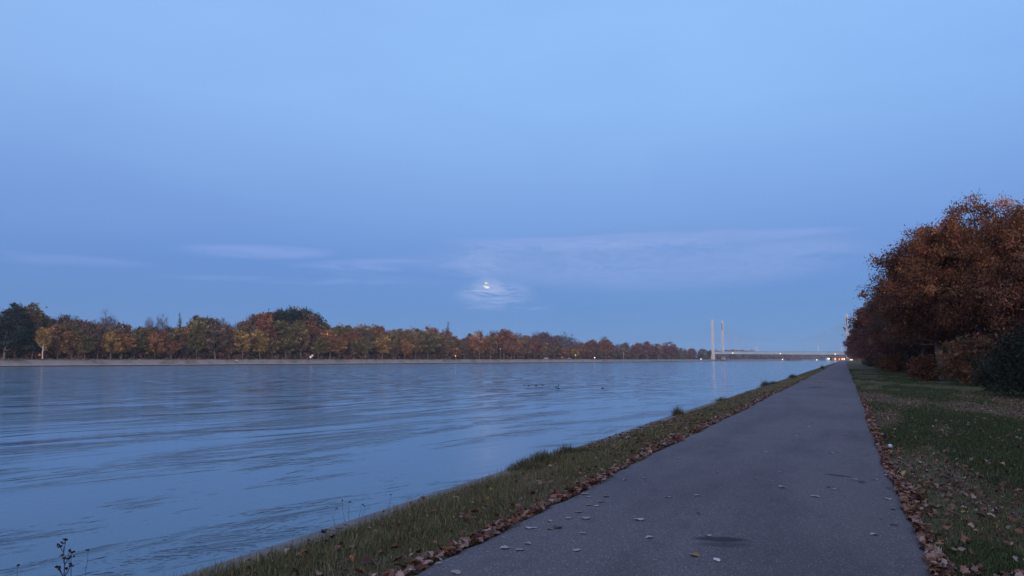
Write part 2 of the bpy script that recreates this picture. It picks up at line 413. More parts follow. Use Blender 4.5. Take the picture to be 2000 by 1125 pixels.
# near ground: one sheet from the quay to the horizon on the right (path lies over it)
xs = np.concatenate([[-4.53], np.arange(-4.4, PL + .05, .15), [PL + .2, PL + .3, PR - .3, PR - .2], np.arange(PR - .1, 8, .25), np.arange(8.5, 20, 1.0), [25, 40, 80, 200, 600, 1500, 3000]])
ys = np.concatenate([[-400, -50, -10], np.arange(-4, 30, .3), np.arange(30, 80, 1.2), np.arange(80, 300, 8), np.arange(300, 2600, 60), [2600, 3000]])
X, Y = np.meshgrid(xs, ys); Z = gz(X, Y)
inside = (X > PL + .28) & (X < PR - .28); Z[inside] = H_PATH - .12
nx = len(xs); idx = np.arange(len(xs) * len(ys)).reshape(len(ys), nx)
F4 = np.stack([idx[:-1, :-1], idx[:-1, 1:], idx[1:, 1:], idx[1:, :-1]], -1).reshape(-1, 4)
link('ground', mesh('ground', np.stack([X, Y, Z], -1).reshape(-1, 3), F4=F4, mat=M_verge, smooth=True), kind='structure')
# towpath with slightly irregular edges
py_ = np.concatenate([[-60, -10], np.arange(-4, 40, .2), np.arange(40, 200, 2.0), np.arange(200, 2200, 50), [2200]])
eL = edge_l(py_) + .012 * rs.randn(len(py_)); eR = edge_r(py_) + .012 * rs.randn(len(py_))
V = []; Fc = []
cols = [0, .03, .25, .5, .75, .97, 1]
for a, b, y in zip(eL, eR, py_):
    for k in cols:
        z = H_PATH + .03 * (1 - (2 * k - 1) ** 2) - (.03 if k in (0, 1) else 0)
        V.append((a + (b - a) * k, y, z))
for i in range(len(py_) - 1):
    for k in range(len(cols) - 1):
        q = i * len(cols) + k; Fc.append((q, q + 1, q + 1 + len(cols), q + len(cols)))
link('towpath', mesh('towpath', V, faces=Fc, mat=M_asphalt, smooth=True), kind='structure')
# quay: concrete edge beam in lengths, a dark joint every 6 m
m = MB(); y = -30.0
qr = random.Random(3)
while y < 2200:
    L = 6.0 if y < 120 else 120.0
    o1, o2 = qr.uniform(-.012, .012), qr.uniform(-.012, .012)
    x0 = QX; x1 = -4.45; zt = H_PATH - .05
    P = [(x0 + o1, y, -2), (x1, y, -2), (x1, y, zt + o2), (x0 + .03 + o1, y, zt + o2), (x0 + o1, y, zt - .03 + o2)]
    P2 = [(a, y + L - .03, c) for a, b, c in P]
    m.add(P + P2, [(0, 1, 2, 3, 4), (9, 8, 7, 6, 5), (0, 5, 6, 1), (1, 6, 7, 2), (2, 7, 8, 3), (3, 8, 9, 4), (4, 9, 5, 0)]); y += L
m.build('quay_edge', M_kerb, kind='structure')
# far bank line: points from line-of-sight and depth (width of the basin ~ 170-260 m)
def P2(px, dep): return at_depth(px, 702, dep)[:2]
BANK = [P2(-1400, 165), P2(-500, 212), P2(0, 247), P2(1200, 640), P2(1400, 1046), P2(1560, 1500), P2(1630, 2300), (-5.0, 2500)]
BANK = [np.array(b) for b in BANK]
def bank_at(px, back=0.0):
    """point on the far bank line in direction px, 'back' metres inland; returns xy and depth"""
    d = ray(px, 702)[:2]
    for a, b in zip(BANK[:-1], BANK[1:]):
        e = b - a; n = np.array([-e[1], e[0]]); n /= np.linalg.norm(n)
        if n.dot(FW[:2]) < 0 and n[0] > 0: n = -n
        if n[0] > 0: n = -n
        a2 = a + n * back; A = np.array([[d[0], -e[0]], [d[1], -e[1]]])
        t, s = np.linalg.solve(A, a2)
        if -.0001 <= s <= 1.03 and t > 0:
            p = d * t; return p, p.dot(FW[:2])
    raise ValueError(px)
TOP = 2.36
off = []
for i, p in enumerate(BANK):
    a = BANK[max(i - 1, 0)]; b = BANK[min(i + 1, len(BANK) - 1)]; e = b - a; n = np.array([-e[1], e[0]]); n /= np.linalg.norm(n)
    if n[0] > 0: n = -n
    off.append(n)
def strip(name, mat, prof, **k):
    V = []; Fc = []
    for p, n in zip(BANK, off):
        for o, z in prof: q = p + n * o; V.append((q[0], q[1], z))
    c = len(prof)
    for i in range(len(BANK) - 1):
        for j in range(c - 1): Fc.append((i * c + j, i * c + j + 1, (i + 1) * c + j + 1, (i + 1) * c + j))
    return link(name, mesh(name, V, faces=Fc, mat=mat), **k)
strip('bank_footing', M_wet, [(0, -1), (0, .26)], kind='structure')
strip('bank_ledge', M_lip, [(-.12, .26), (-.12, .52), (.55, .56)], kind='structure')
strip('bank_slope', M_bank, [(.55, .562), (2.6, TOP - .05), (2.9, TOP), (5.5, TOP + .01)], kind='structure')
M_fargrass = simple('far_grass', (.045, .042, .028), .95, .5, .08)
strip('far_ground', M_fargrass, [(5.5, TOP + .012), (14, TOP + .25), (60, TOP + .6), (400, TOP + 2), (1900, TOP + 4)], kind='structure')

# ------------------------------------------------------------------ tree maker
def tubes(A, B, ra, rb, n=5):
    """vectorised tapered prisms"""
    d = B - A; L = np.linalg.norm(d, axis=1, keepdims=True) + 1e-9; d = d / L
    ref = np.where(np.abs(d[:, 2:3]) < .9, np.array([[0, 0, 1.0]]), np.array([[1.0, 0, 0]]))
    a = np.cross(d, ref); a /= np.linalg.norm(a, axis=1, keepdims=True); b = np.cross(d, a)
    t = 2 * np.pi * np.arange(n) / n; c, s = np.cos(t), np.sin(t)
    ring = a[:, None] * c[None, :, None] + b[:, None] * s[None, :, None]
    V = np.concatenate([A[:, None] + ring * ra[:, None, None], B[:, None] + ring * rb[:, None, None]], 1)
    k = np.arange(n); q = (k + 1) % n; f = np.stack([k, q, q + n, k + n], -1)
    Fq = (np.arange(len(A)) * 2 * n)[:, None, None] + f[None]
    return V.reshape(-1, 3), Fq.reshape(-1, 4)
def grow(rg, H, cb, Rr, n, shape='oak', lean=0.0, trunk_r=None, inward=.45):
    step = H / 26
    nodes = [np.zeros(3)]; par = [-1]; p = np.zeros(3); dirn = np.array([lean, rg.uniform(-.03, .03), 1.0])
    topf = {'oak': .72, 'tall': .85, 'cone': .98, 'birch': .93}[shape]
    while p[2] < H * topf:
        dirn = dirn + np.array([rg.normal(0, .045), rg.normal(0, .045), 0]) - np.array([p[0], p[1], 0]) * .02 / max(1, H / 10); dirn /= np.linalg.norm(dirn)
        p = p + dirn * step; nodes.append(p.copy()); par.append(len(nodes) - 2)
    ph = rg.uniform(0, 6.28, 4); pts = []
    while len(pts) < n:
        t = rg.uniform(0, 1); an = rg.uniform(0, 6.283)
        if shape == 'oak': e = (max(0, math.sin(math.pi * (t * .92 + .06) ** .85)) ** .55)
        elif shape == 'tall': e = (max(0, math.sin(math.pi * (t * .90 + .07) ** .9)) ** .65)
        elif shape == 'cone': e = (1 - t) ** .8 * .95 + .05
        else: e = (max(0, math.sin(math.pi * (t * .9 + .08))) ** .8)
        if rg.uniform() > e ** 1.3 + .05: continue
        lob = 1 + .24 * math.sin(2 * an + ph[0] + 3 * t) + .15 * math.sin(3 * an + ph[1] - 5 * t) + .10 * math.sin(5 * an + ph[2] + 9 * t)
        r = Rr * e * lob * rg.uniform(0, 1) ** inward
        pts.append(np.array([r * math.cos(an), r * math.sin(an), cb + (H - cb) * t]))
    pts = np.array(pts); base = np.array([nodes[min(len(nodes) - 1, int(q[2] / step))][:2] for q in pts]); pts[:, :2] += base * .8
    order = np.argsort(np.hypot(pts[:, 0], pts[:, 1]) + .3 * pts[:, 2]); tips = []
    minz = cb * .75
    for i in order:
        q = pts[i]; N = np.array(nodes); d = q - N; L = np.linalg.norm(d, axis=1)
        cost = L + 1.1 * np.maximum(0, N[:, 2] - q[2] + .25 * L) + np.where(N[:, 2] < minz, 50, 0)
        j = int(np.argmin(cost)); k = max(1, int(L[j] / (step * 1.4))); last = j
        for s in range(1, k + 1):
            f = s / k; pos = N[j] * (1 - f) + q * f
            if s < k: pos = pos + rg.normal(0, .07 * step * 2, 3) + np.array([0, 0, -.10 * L[j] * math.sin(math.pi * f)])
            nodes.append(pos); par.append(last); last = len(nodes) - 1
        tips.append(last)
    N = np.array(nodes); cnt = np.zeros(len(N)); cnt[tips] += 1
    for i in range(len(N) - 1, 0, -1): cnt[par[i]] += cnt[i]
    tr = trunk_r or H * .020
    rad = tr * (np.maximum(cnt, .5) / cnt[0]) ** .46; rad = np.maximum(rad, .004 * H / 10)
    par_ = np.array(par[1:]); A = N[par_]; B = N[1:]; ra = rad[par_].copy(); rb = rad[1:]
    ra = np.minimum(ra, rb * 1.5 + .01); ra[0] *= 1.35
    V, Fq = tubes(A, B, ra, rb, 6)
    return V, Fq, N[tips]
def leafcards(rg, centers, m, sig, size, flat=.60, tintv=.42, twig=False, droop=0):
    n = len(centers) * m; C = np.repeat(centers, m, 0)
    sg = np.repeat(rg.uniform(.6, 1.35, len(centers)), m)[:, None] * sig
    P = C + rg.normal(0, 1, (n, 3)) * sg * np.array([1, 1, flat])
    a = rg.normal(0, 1, (n, 3)); a /= np.linalg.norm(a, axis=1, keepdims=True)
    b = rg.normal(0, 1, (n, 3))
    if twig: a[:, 2] = np.abs(a[:, 2]) * 1.3 + .25; a /= np.linalg.norm(a, axis=1, keepdims=True)
    b = np.cross(a, b); b /= np.linalg.norm(b, axis=1, keepdims=True)
    s = size * rg.lognormal(0, .32, n)[:, None]
    if twig: l, wd = s * 2.6, s * .09
    else: l, wd = s * .62, s * .40
    nrm = np.cross(a, b); k = rg.uniform(-.3, .3, n)[:, None] * l
    V = np.stack([P - a * l, P + b * wd + nrm * k, P + a * l, P - b * wd + nrm * k], 1).reshape(-1, 3)
    Fq = np.arange(n * 4).reshape(-1, 4)
    ct = np.repeat(rg.normal(0, 1, len(centers)), m); lt = rg.normal(0, 1, n)
    val = np.exp(tintv * (.95 * ct + .6 * lt)); hue = .10 * np.repeat(rg.normal(0, 1, len(centers)), m) + .12 * rg.normal(0, 1, n)
    T = np.stack([val * (1 + .1 * hue), val * (1 + hue), val * (1 + .6 * hue)], 1)
    return V, Fq, np.clip(T, .1, 4)
BARK = (.055, .045, .040)
def tree_proto(name, cat, seed, H, cb, Rr, clumps, per, sig, size, shape='oak', color=(.2, .1, .05), tcolor=BARK, twig=0, **kw):
    rg = np.random.RandomState(seed)
    V, Fq, tips = grow(rg, H, cb, Rr, clumps, shape, **kw)
    root = thing(name, 'tree', cat)
    tm = mesh('trunk', V, F4=Fq, mat=M_bark, smooth=True); t = link('trunk', tm, root); t.color = (*tcolor, 1)
    flat = .32 if shape == 'cone' else .65
    cs = [leafcards(rg, tips, per, sig, size, flat)] if per else []
    if twig: cs.append(leafcards(rg, tips, twig, sig * 1.1, size * 1.2, .8, .2, True))
    VV = []; FF = []; TT = []; b = 0
    for v, f, c in cs: VV.append(v); FF.append(f + b); TT.append(c); b += len(v)
    cm = mesh('crown', np.concatenate(VV), F4=np.concatenate(FF), mat=M_leaf, attr=np.concatenate(TT))
    c = link('crown', cm, root); c.color = (*color, 1)
    root['H'] = H; return root
used = set()
def place(proto, xy, z, h, rz, label, group, color=None, tcolor=None, wide=1.0):
    s = h / proto['H']; sc = (s * wide, s * wide, s)
    if proto.name not in used:
        used.add(proto.name); r = proto; r.location = (xy[0], xy[1], z); r.rotation_euler = (0, 0, rz); r.scale = sc; r['label'] = label
        if group: r['group'] = group
        for ch in r.children:
            if color and ch.name.startswith('crown'): ch.color = (*color, 1)
            if tcolor and ch.name.startswith('trunk'): ch.color = (*tcolor, 1)
        return r
    return dup(proto, (xy[0], xy[1], z), rz, sc, label, group, color, tcolor)

ORD = ['first', 'second', 'third', 'fourth', 'fifth', 'sixth', 'seventh', 'eighth', 'ninth', 'tenth', 'eleventh', 'twelfth', 'thirteenth', 'fourteenth', 'fifteenth',
       'sixteenth', 'seventeenth', 'eighteenth', 'nineteenth', 'twentieth']
def nth(i): return ORD[i] if i < 20 else 'twenty-' + ORD[i - 20] if i < 29 else ['thirtieth', 'thirty-first', 'thirty-second', 'thirty-third', 'thirty-fourth', 'thirty-fifth', 'thirty-sixth', 'thirty-seventh', 'thirty-eighth', 'thirty-ninth', 'fortieth'][min(i - 29, 10)]

# colours of leaves (real-world albedo)
GOLD = (.30, .190, .060); ORANGE = (.26, .130, .058); RUST = (.185, .082, .046); RED = (.165, .066, .052); OLIVE = (.135, .115, .048); BRONZE = (.17, .112, .055)
MAUVE = (.125, .080, .078); PINE = (.020, .034, .026); BROWN = (.135, .092, .060)
CN = {GOLD: 'golden', ORANGE: 'orange', RUST: 'rust-brown', RED: 'dark red', OLIVE: 'olive-green', BRONZE: 'bronze', MAUVE: 'bare mauve-grey', PINE: 'dark green', BROWN: 'brown'}

# ------------------------------------------------------------------ far bank trees
fo = [tree_proto('broadleaf_tree', 'tree', 100 + i, 10, [3.0, 2.6, 3.3, 2.3][i], [4.3, 3.9, 4.6, 4.2][i], 110, 46, .48, .30, 'oak') for i in range(4)]
ft = [tree_proto('tall_tree', 'tree', 200 + i, 16, 4.5, [4.6, 4.0, 5.0][i], 150, 40, .68, .42, 'tall') for i in range(3)]
fb = [tree_proto('bare_tree', 'tree', 300 + i, 16, 5.0, [3.8, 3.2, 4.2][i], 90, 0, .60, .22, 'tall', twig=26) for i in range(3)]
fp = [tree_proto('pine_tree', 'tree', 400 + i, 18, [3.5, 6.0][i], [6.4, 4.4][i], [150, 60][i], [55, 110][i], [.85, .80][i], .40, ['cone', 'tall'][i]) for i in range(2)]
fc = [tree_proto('conifer_tree', 'tree', 430, 18, 5.0, 3.0, 90, 3, .40, .28, 'cone', twig=14)]
birch = tree_proto('birch_tree', 'tree', 450, 14, 4.2, 3.3, 110, 36, .5, .30, 'birch', trunk_r=.30)
LM = [(0, 'left picture edge'), (83, 'pale-trunked birch'), (346, 'pointed bare tree'), (590, 'tall pine clump'), (889, 'small white bank lamp'),
      (976, 'tall lamp mast'), (1161, 'bright bank lamp'), (1218, 'grey pole'), (1393, 'left bridge pylon')]
rows = {}
def far_tree(kind, px, ytop, color, row, back, wide=1.0, tcolor=None):
    rows.setdefault(row, []).append((px, kind, ytop, color, back, wide, tcolor))
far_tree(birch, 83, 636, GOLD, 'front', 5, .85, (.55, .50, .46))
fr = random.Random(11)
front = [(112, 634, ORANGE, 1.), (140, 650, BRONZE, 1), (165, 656, OLIVE, 1), (190, 652, BROWN, 1), (216, 650, GOLD, 1.1), (236, 653, ORANGE, 1.1), (262, 656, OLIVE, .9), (283, 660, BRONZE, .9), (302, 652, ORANGE, 1.0),
         (334, 664, RUST, 1.2), (358, 668, BROWN, 1), (384, 640, OLIVE, .9), (420, 637, BROWN, 1.1), (447, 655, BRONZE, .8), (474, 650, GOLD, .9), (508, 647, GOLD, .95), (532, 662, BRONZE, .8),
         (557, 654, OLIVE, 1.1), (588, 640, BRONZE, .8), (622, 662, OLIVE, .9), (645, 647, ORANGE, 1.15), (662, 660, ORANGE, .8), (690, 664, OLIVE, .9), (714, 660, OLIVE, 1.0), (746, 658, GOLD, 1.0),
         (768, 670, BROWN, .8), (790, 664, ORANGE, .95), (812, 655, BRONZE, .7), (836, 652, OLIVE, 1.0), (864, 672, BROWN, 1.1), (891, 679, ORANGE, 1.3), (908, 672, BROWN, 1), (936, 648, ORANGE, 1.0), (958, 660, BRONZE, .8),
         (984, 645, RUST, .95), (1004, 656, ORANGE, .8), (1022, 660, BRONZE, .9), (1044, 664, RUST, .9), (1061, 668, BRONZE, .9), (1082, 672, BROWN, 1.1), (1100, 678, ORANGE, 1.2), (1124, 682, GOLD, 1.1), (1140, 680, RUST, 1.1),
         (1152, 684, RUST, 1.2), (1168, 680, BROWN, 1), (1183, 664, RUST, .9), (1200, 680, BROWN, 1.1), (1222, 678, BRONZE, 1.2), (1244, 672, RUST, .9), (1264, 668, RED, .9), (1286, 672, RUST, 1), (1308, 669, RED, 1.25), (1330, 680, BROWN, 1.2),
         (1352, 681, RUST, 1.3), (1372, 682, BROWN, 1.3), (1388, 685, OLIVE, 1.2)]
for px, yt, c, wd in front: far_tree(fr.choice(fo), px, yt, c, 'front', fr.uniform(6, 11), wd)
prof = [(-260, 610), (-60, 606), (0, 598), (40, 596), (70, 612), (100, 622), (125, 614), (150, 617), (180, 622), (210, 618), (240, 636), (280, 632), (300, 632), (360, 636), (380, 620), (400, 614), (435, 620), (450, 636), (480, 626),
        (520, 612), (590, 606), (630, 636), (660, 640), (700, 630), (730, 634), (760, 642), (790, 648), (815, 633), (850, 642), (900, 659), (930, 650), (985, 644), (1020, 649), (1050, 647), (1090, 650),
        (1110, 656), (1150, 662), (1180, 659), (1200, 665), (1240, 667), (1270, 670), (1310, 672), (1325, 679), (1350, 679), (1390, 684)]
pp = np.array(prof, float)
def prof_y(px): return float(np.interp(px, pp[:, 0], pp[:, 1]))
px = -150.0
while px < 1388:
    sp = 15 if px > 0 else 30
    bare = fr.random() < (.30 if px < 360 else .12 if px < 850 else .55)
    if px > 1050: c = fr.choice([RED, MAUVE, MAUVE, RUST, BROWN]) if not bare else MAUVE
    elif px > 640: c = fr.choice([BRONZE, BROWN, RUST, OLIVE, BRONZE])
    else: c = fr.choice([BROWN, BRONZE, OLIVE, RUST, BROWN])
    far_tree(fr.choice(fb if bare else ft), px, prof_y(px) + fr.uniform(-4, 10), MAUVE if bare else c, 'back', fr.uniform(24, 34), fr.uniform(.9, 1.15))
    px += sp * fr.uniform(.8, 1.2) * (1 if px < 450 else .72 if px < 850 else .55)
px = -130.0
while px < 1385:
    sp = 19
    c = fr.choice([BROWN, BRONZE, OLIVE, BROWN, RUST] if px < 900 else [RED, MAUVE, RUST, BROWN])
    far_tree(fr.choice(ft if fr.random() < .7 else fo), px, prof_y(px) + fr.uniform(8, 24), c, 'middle', fr.uniform(14, 21), fr.uniform(.95, 1.2))
    px += sp * fr.uniform(.8, 1.2)
far_tree(fp[0], 8, 598, PINE, 'front', 8, 1.1); far_tree(fp[0], -55, 600, PINE, 'front', 10, 1.1); far_tree(fp[0], 38, 594, PINE, 'front', 14, 1.0); far_tree(fp[1], 62, 636, PINE, 'front', 9, .8)
for px, yt in ((498, 622), (540, 604), (556, 606), (572, 600), (588, 602), (604, 606), (618, 612)): far_tree(fp[1], px, yt, PINE, 'pine', 22 + fr.uniform(-2, 4), .8)
for px, yt in ((212, 613), (288, 623), (315, 618), (346, 615), (875, 632)): far_tree({346: fc[0], 875: fc[0]}.get(px, fb[px % 3]), px, yt - 3, MAUVE, 'spire', 26, {212: 1.0, 875: .55}.get(px, .62))
kindname = lambda k: k.name.split('.')[0].replace('_', ' ')
ROWTXT = {'front': 'front row', 'middle': 'middle row', 'back': 'back row', 'pine': 'pine clump', 'spire': 'skyline'}
for row, L in rows.items():
    L.sort(key=lambda q: q[0])
    for i, (px, kind, yt, c, back, wd, tc) in enumerate(L):
        (q, dep) = bank_at(px, back); top = at_depth(px, yt, dep)[2]; z = TOP + .15; h = top - z
        vis = [e for e in L if e[0] >= 0]
        if px < 0: lab = '%s %s at the left picture edge of the far bank, %s row' % (CN[c], kindname(kind), row)
        else:
            lm = max([l for l in LM if l[0] <= px], key=lambda l: l[0]); k = len([e for e in L if lm[0] <= e[0] < px])
            lab = '%s %s, %s right of the %s in the far %s' % (CN[c].replace('bare ', ''), kindname(kind).replace('broadleaf ', '').replace('tall ', '').replace('pine tree', 'pine'), nth(k), lm[1], ROWTXT[row])
        if kind is birch: lab = 'golden birch with a pale trunk standing alone before the dark pines'
        if row == 'spire': lab = {212: 'broad bare-topped tree rising above the left trees', 288: 'leftmost of three thin bare trees against the sky', 315: 'middle one of three thin bare trees against the sky',
                                  346: 'rightmost pointed one of three thin bare trees against the sky', 875: 'lone thin spindly tree sticking up right of the tall brown trees'}[px]
        place(kind, q, z, h, fr.uniform(0, 6.28), lab, {'front': 'small autumn trees along the far bank', 'middle': 'autumn trees of the far wood', 'back': 'tall trees at the back of the far wood', 'pine': 'pines rising above the far wood', 'spire': 'thin bare trees above the far wood'}[row],
              c, tc or ((.15, .12, .11) if row == 'front' else (.08, .065, .06)), wd)
# undergrowth on the far bank: one mass of brambles and shrubs
rg = np.random.RandomState(5)
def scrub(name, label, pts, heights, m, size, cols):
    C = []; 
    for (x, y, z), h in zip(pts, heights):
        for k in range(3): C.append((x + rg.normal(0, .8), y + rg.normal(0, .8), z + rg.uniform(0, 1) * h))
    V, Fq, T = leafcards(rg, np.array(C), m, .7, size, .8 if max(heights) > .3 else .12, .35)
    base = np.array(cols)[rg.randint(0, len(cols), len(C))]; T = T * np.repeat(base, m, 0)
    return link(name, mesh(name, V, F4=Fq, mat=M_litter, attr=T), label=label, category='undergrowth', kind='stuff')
pts = []; hs = []
for k in range(1500):
    px = rg.uniform(-120, 1392); q, dep = bank_at(px, rg.uniform(10, 22)); pts.append((q[0], q[1], TOP + .2)); hs.append(rg.uniform(1.0, 3.4))
for k in range(2600):
    px = rg.uniform(-160, 1396); q, dep = bank_at(px, rg.uniform(34, 60)); pts.append((q[0], q[1], TOP + .3)); hs.append(rg.uniform(2, 8.5))
scrub('undergrowth', 'dark brown brambles and low shrubs under the far bank trees', pts, hs, 14, 1.0, [(.07, .048, .042), (.10, .060, .045), (.05, .045, .035), (.14, .07, .045)])

pts = []; hs = []
for k in range(1400):
    px = rg.uniform(-120, 1392); q, dep = bank_at(px, rg.uniform(2.4, 5.5)); pts.append((q[0], q[1], TOP)); hs.append(rg.uniform(.02, .16))
o = scrub('bank_grass', 'ragged dry grass and weeds along the top of the far bank', pts, hs, 7, .22, [(.16, .13, .085), (.11, .10, .05), (.13, .08, .05)])
# wooded shore beyond the bridge, read as one mass
pts = []; hs = []
for k in range(1500):
    px = rg.uniform(1385, 1665); dep = rg.uniform(1400, 1900) if px < 1560 else rg.uniform(1900, 2350)
    p = at_depth(px, 702, dep)
    pts.append((p[0], p[1], 2.0)); hs.append((19.5 if px < 1467 else 15.5 if px < 1492 else 9.5) * rg.uniform(.7, 1.0) * dep / 1600)
C = np.array([(p[0] + rg.normal(0, 4), p[1] + rg.normal(0, 4), p[2] + rg.uniform(0, 1) * h) for p, h in zip(pts, hs) for k in range(4)])
V, Fq, T = leafcards(rg, C, 8, 2.2, 2.6, .6, .25)
cols = np.array([(.17, .11, .10), (.20, .11, .085), (.14, .12, .10)]); T = T * np.repeat(cols[rg.randint(0, 3, len(C))], 8, 0)
link('distant_wood', mesh('distant_wood', V, F4=Fq, mat=M_litter, attr=T), label='low brown wood far off behind and under the bridge', category='wood', kind='stuff')
pts = [at_depth(px, 702, d)[:2] for px, d in ((1380, 1250), (1520, 1500), (1600, 1900), (1650, 2100))]

# ------------------------------------------------------------------ bridge
LP = at_depth(1393, 702, 1040)[:2]; RP = at_depth(1657.5, 702, 905)[:2]
along = RP - LP; Lspan = np.linalg.norm(along); along /= Lspan; perp = np.array([-along[1], along[0]])
if perp.dot(FW[:2]) < 0: perp = -perp
br = thing('cable_stayed_bridge', 'long pale cable-stayed bridge with slender pylons crossing the canal far off', 'bridge', (LP[0], LP[1], 0), math.atan2(along[1], along[0]))
# local frame: x along the deck, y away from the viewer
sg = 1 if np.cross(np.append(along, 0), np.append(perp, 0))[2] > 0 else -1
DW = 27.0
def dz(x): return 12.6 - 1.9 * x / Lspan
def deckbox(x0, x1, y0, y1, zo0, zo1):
    mm = MB(); n = 12
    for i in range(n):
        a = x0 + (x1 - x0) * i / n; b = x0 + (x1 - x0) * (i + 1) / n; Ya, Yb = sorted((sg * y0, sg * y1))
        mm.add([(a, Ya, dz(a) + zo0), (b, Ya, dz(b) + zo0), (b, Yb, dz(b) + zo0), (a, Yb, dz(a) + zo0), (a, Ya, dz(a) + zo1), (b, Ya, dz(b) + zo1), (b, Yb, dz(b) + zo1), (a, Yb, dz(a) + zo1)],
               [(0, 1, 2, 3), (4, 5, 6, 7), (0, 1, 5, 4), (2, 3, 7, 6)] + ([(0, 3, 7, 4)] if i == 0 else []) + ([(1, 2, 6, 5)] if i == n - 1 else []))
    return mm
deckbox(-3, Lspan + 120, 1.4, DW - 1.4, -2.8, .5).build('deck', M_deck, br)
deckbox(-3, Lspan + 120, 3.0, DW - 3.0, -3.5, -2.6).build('girder', M_under, br)
rl = MB()
for y in (1.2, DW - 1.2):
    for i in range(90):
        x = -3 + i * (Lspan + 100) / 90; rl.box((x, sg * y, dz(x) + .5), (.22, .12, 1.4))
    for zo in (.55, 1.15):
        rl.tube([(-3, sg * y, dz(-3) + zo), (Lspan * .5, sg * y, dz(Lspan * .5) + zo), (Lspan + 120, sg * y, dz(Lspan + 120) + zo)], .14, 4)
rl.build('railing', M_cable, br)
PH = 57.5
for x in (0, Lspan):
    for y in (0, DW):
        t = MB(); t.box((x, sg * y, (PH + dz(x) - 2.9) / 2), (2.5, 3.0, PH - (dz(x) - 2.9)), taper=.80)
        p = t.build('pylon', M_pylon, br)
        if x or y: MB().box((x, sg * (y - 1.36), PH - 8.5), (1.05, .22, 9.5)).build('recess_shade', M_dark, p)  # no slot is cut: a dark panel on the face paints its shade
        MB().box((x, sg * y, PH + .25), (2.2, 2.6, .5)).build('cap', M_pylon, p)
        MB().box((x, sg * y, (dz(x) - 2.9 + 2.0) / 2), (4.4, 3.6, dz(x) - 4.9), taper=.85).build('pier', M_pylon, br)
        MB().box((x, sg * y, 1.2), (6.5, 5.2, 1.7)).build('footing', M_kerb, br)
for x, side in ((0, 1), (Lspan, -1), (Lspan, 1)):
    for y in (1.0, DW - 1.0):
        for k in range(10):
            dxx = (10 + k * 8.6) * side
            if x + dxx > Lspan + 118: continue
            MB().tube([(x, sg * (y + (-.3 if y < 5 else .3)), PH - 3 - (9 - k) * 2.6), (x + dxx, sg * (y + .2), dz(x + dxx) + .2)], .10, 4).build('cable', M_cable, br)
# lamps on the bridge
def lamp_post(px, py, dep, h, ground, label, mat, r=.35, group=None, arm=0.0, cat='lamp', name='street_lamp'):
    p = at_depth(px, py, dep); t = thing(name, label, cat, (p[0], p[1], ground), group=group)
    hh = p[2] - ground
    MB().tube([(0, 0, 0), (0, 0, hh + .1)], [max(.06, hh * .012), max(.04, hh * .008)], 6).build('pole', M_pole, t)
    r *= .6; hd = MB().ball((arm, 0, hh), (r, r, r * .8), 8, 6).build('lamp_head', mat, t)
    if arm: MB().tube([(0, 0, hh + .1), (arm, 0, hh + r)], .06, 5).build('arm', M_pole, t)
    return t
def on_deck(px):
    d = ray(px, 702)[:2]; A = np.array([[d[0], -along[0]], [d[1], -along[1]]]); t, s = np.linalg.solve(A, LP); return d * t, s
for px, py, lab, r in ((1431, 689.3, 'warm lit lamp on the bridge just right of the second pylon', 1.0), (1524, 690.8, 'warm lit lamp at the middle of the bridge deck', .9), (1631, 691.8, 'warm lit lamp on the bridge near its right end', .9)):
    q, s = on_deck(px); dep = q.dot(FW[:2])
    lamp_post(px, py, dep - 1, 0, dz(s) - 2.0, lab, M_lampwarm, r, 'lit lamps on the bridge')
GL = 'lit lamps along the far shore'
def shore_lamp(px, py, label, mat, r, back=4.0):
    q, dep = bank_at(px, back); lamp_post(px, py, dep, 0, TOP, label, mat, r, GL)
shore_lamp(889.5, 695.3, 'small white round lamp on a short pole by the orange bush', M_lampwhite, .38)
shore_lamp(1124, 693.5, 'faint white lamp before the golden bush', M_lampfaint, .62)
shore_lamp(1161.5, 698.5, 'brightest warm lamp low on the far bank', M_lampwarm, .72, 2.9)
shore_lamp(1369, 701.3, 'low white light left of the bridge pier', M_lampwhite, .95)
shore_lamp(1097.5, 697.5, 'dim short light between the mauve trees and golden bush', M_lampfaint, .35)
shore_lamp(977, 681.5, 'tall thin lamp mast with a faint head before rust trees', M_lampfaint, .35)
for px, py, r, mt, lab in ((1517.5, 703.2, 1.2, M_lampwarm, 'small lamp at the waterline left of the brighter yellow one'), (1528.5, 702.6, 1.7, M_lampwarm, 'bright yellow lamp at the waterline beneath the bridge'),
                           (1595.5, 703.4, 1.7, M_lampwhite, 'bright white lamp at the waterline left of the red building')):
    dep = 1380; p = at_depth(px, 703, dep); lamp_post(px, py - .6, dep, 0, -.2, lab, mt, r * .85, GL)
# bare grey poles on the far bank
for px, yt, lab in ((1218, 687, 'plain grey pole on the far bank before brown trees'), (1387.5, 696, 'short pale post on the far bank beside the bridge pier')):
    q, dep = bank_at(px, 5); top = at_depth(px, yt, dep)[2]; t = thing('bank_pole', lab, 'pole', (q[0], q[1], TOP))
    MB().tube([(0, 0, 0), (0, 0, top - TOP)], [.22, .16], 6).build('pole', M_pole, t); MB().box((0, 0, .15), (.9, .9, .3)).build('base', M_kerb, t)
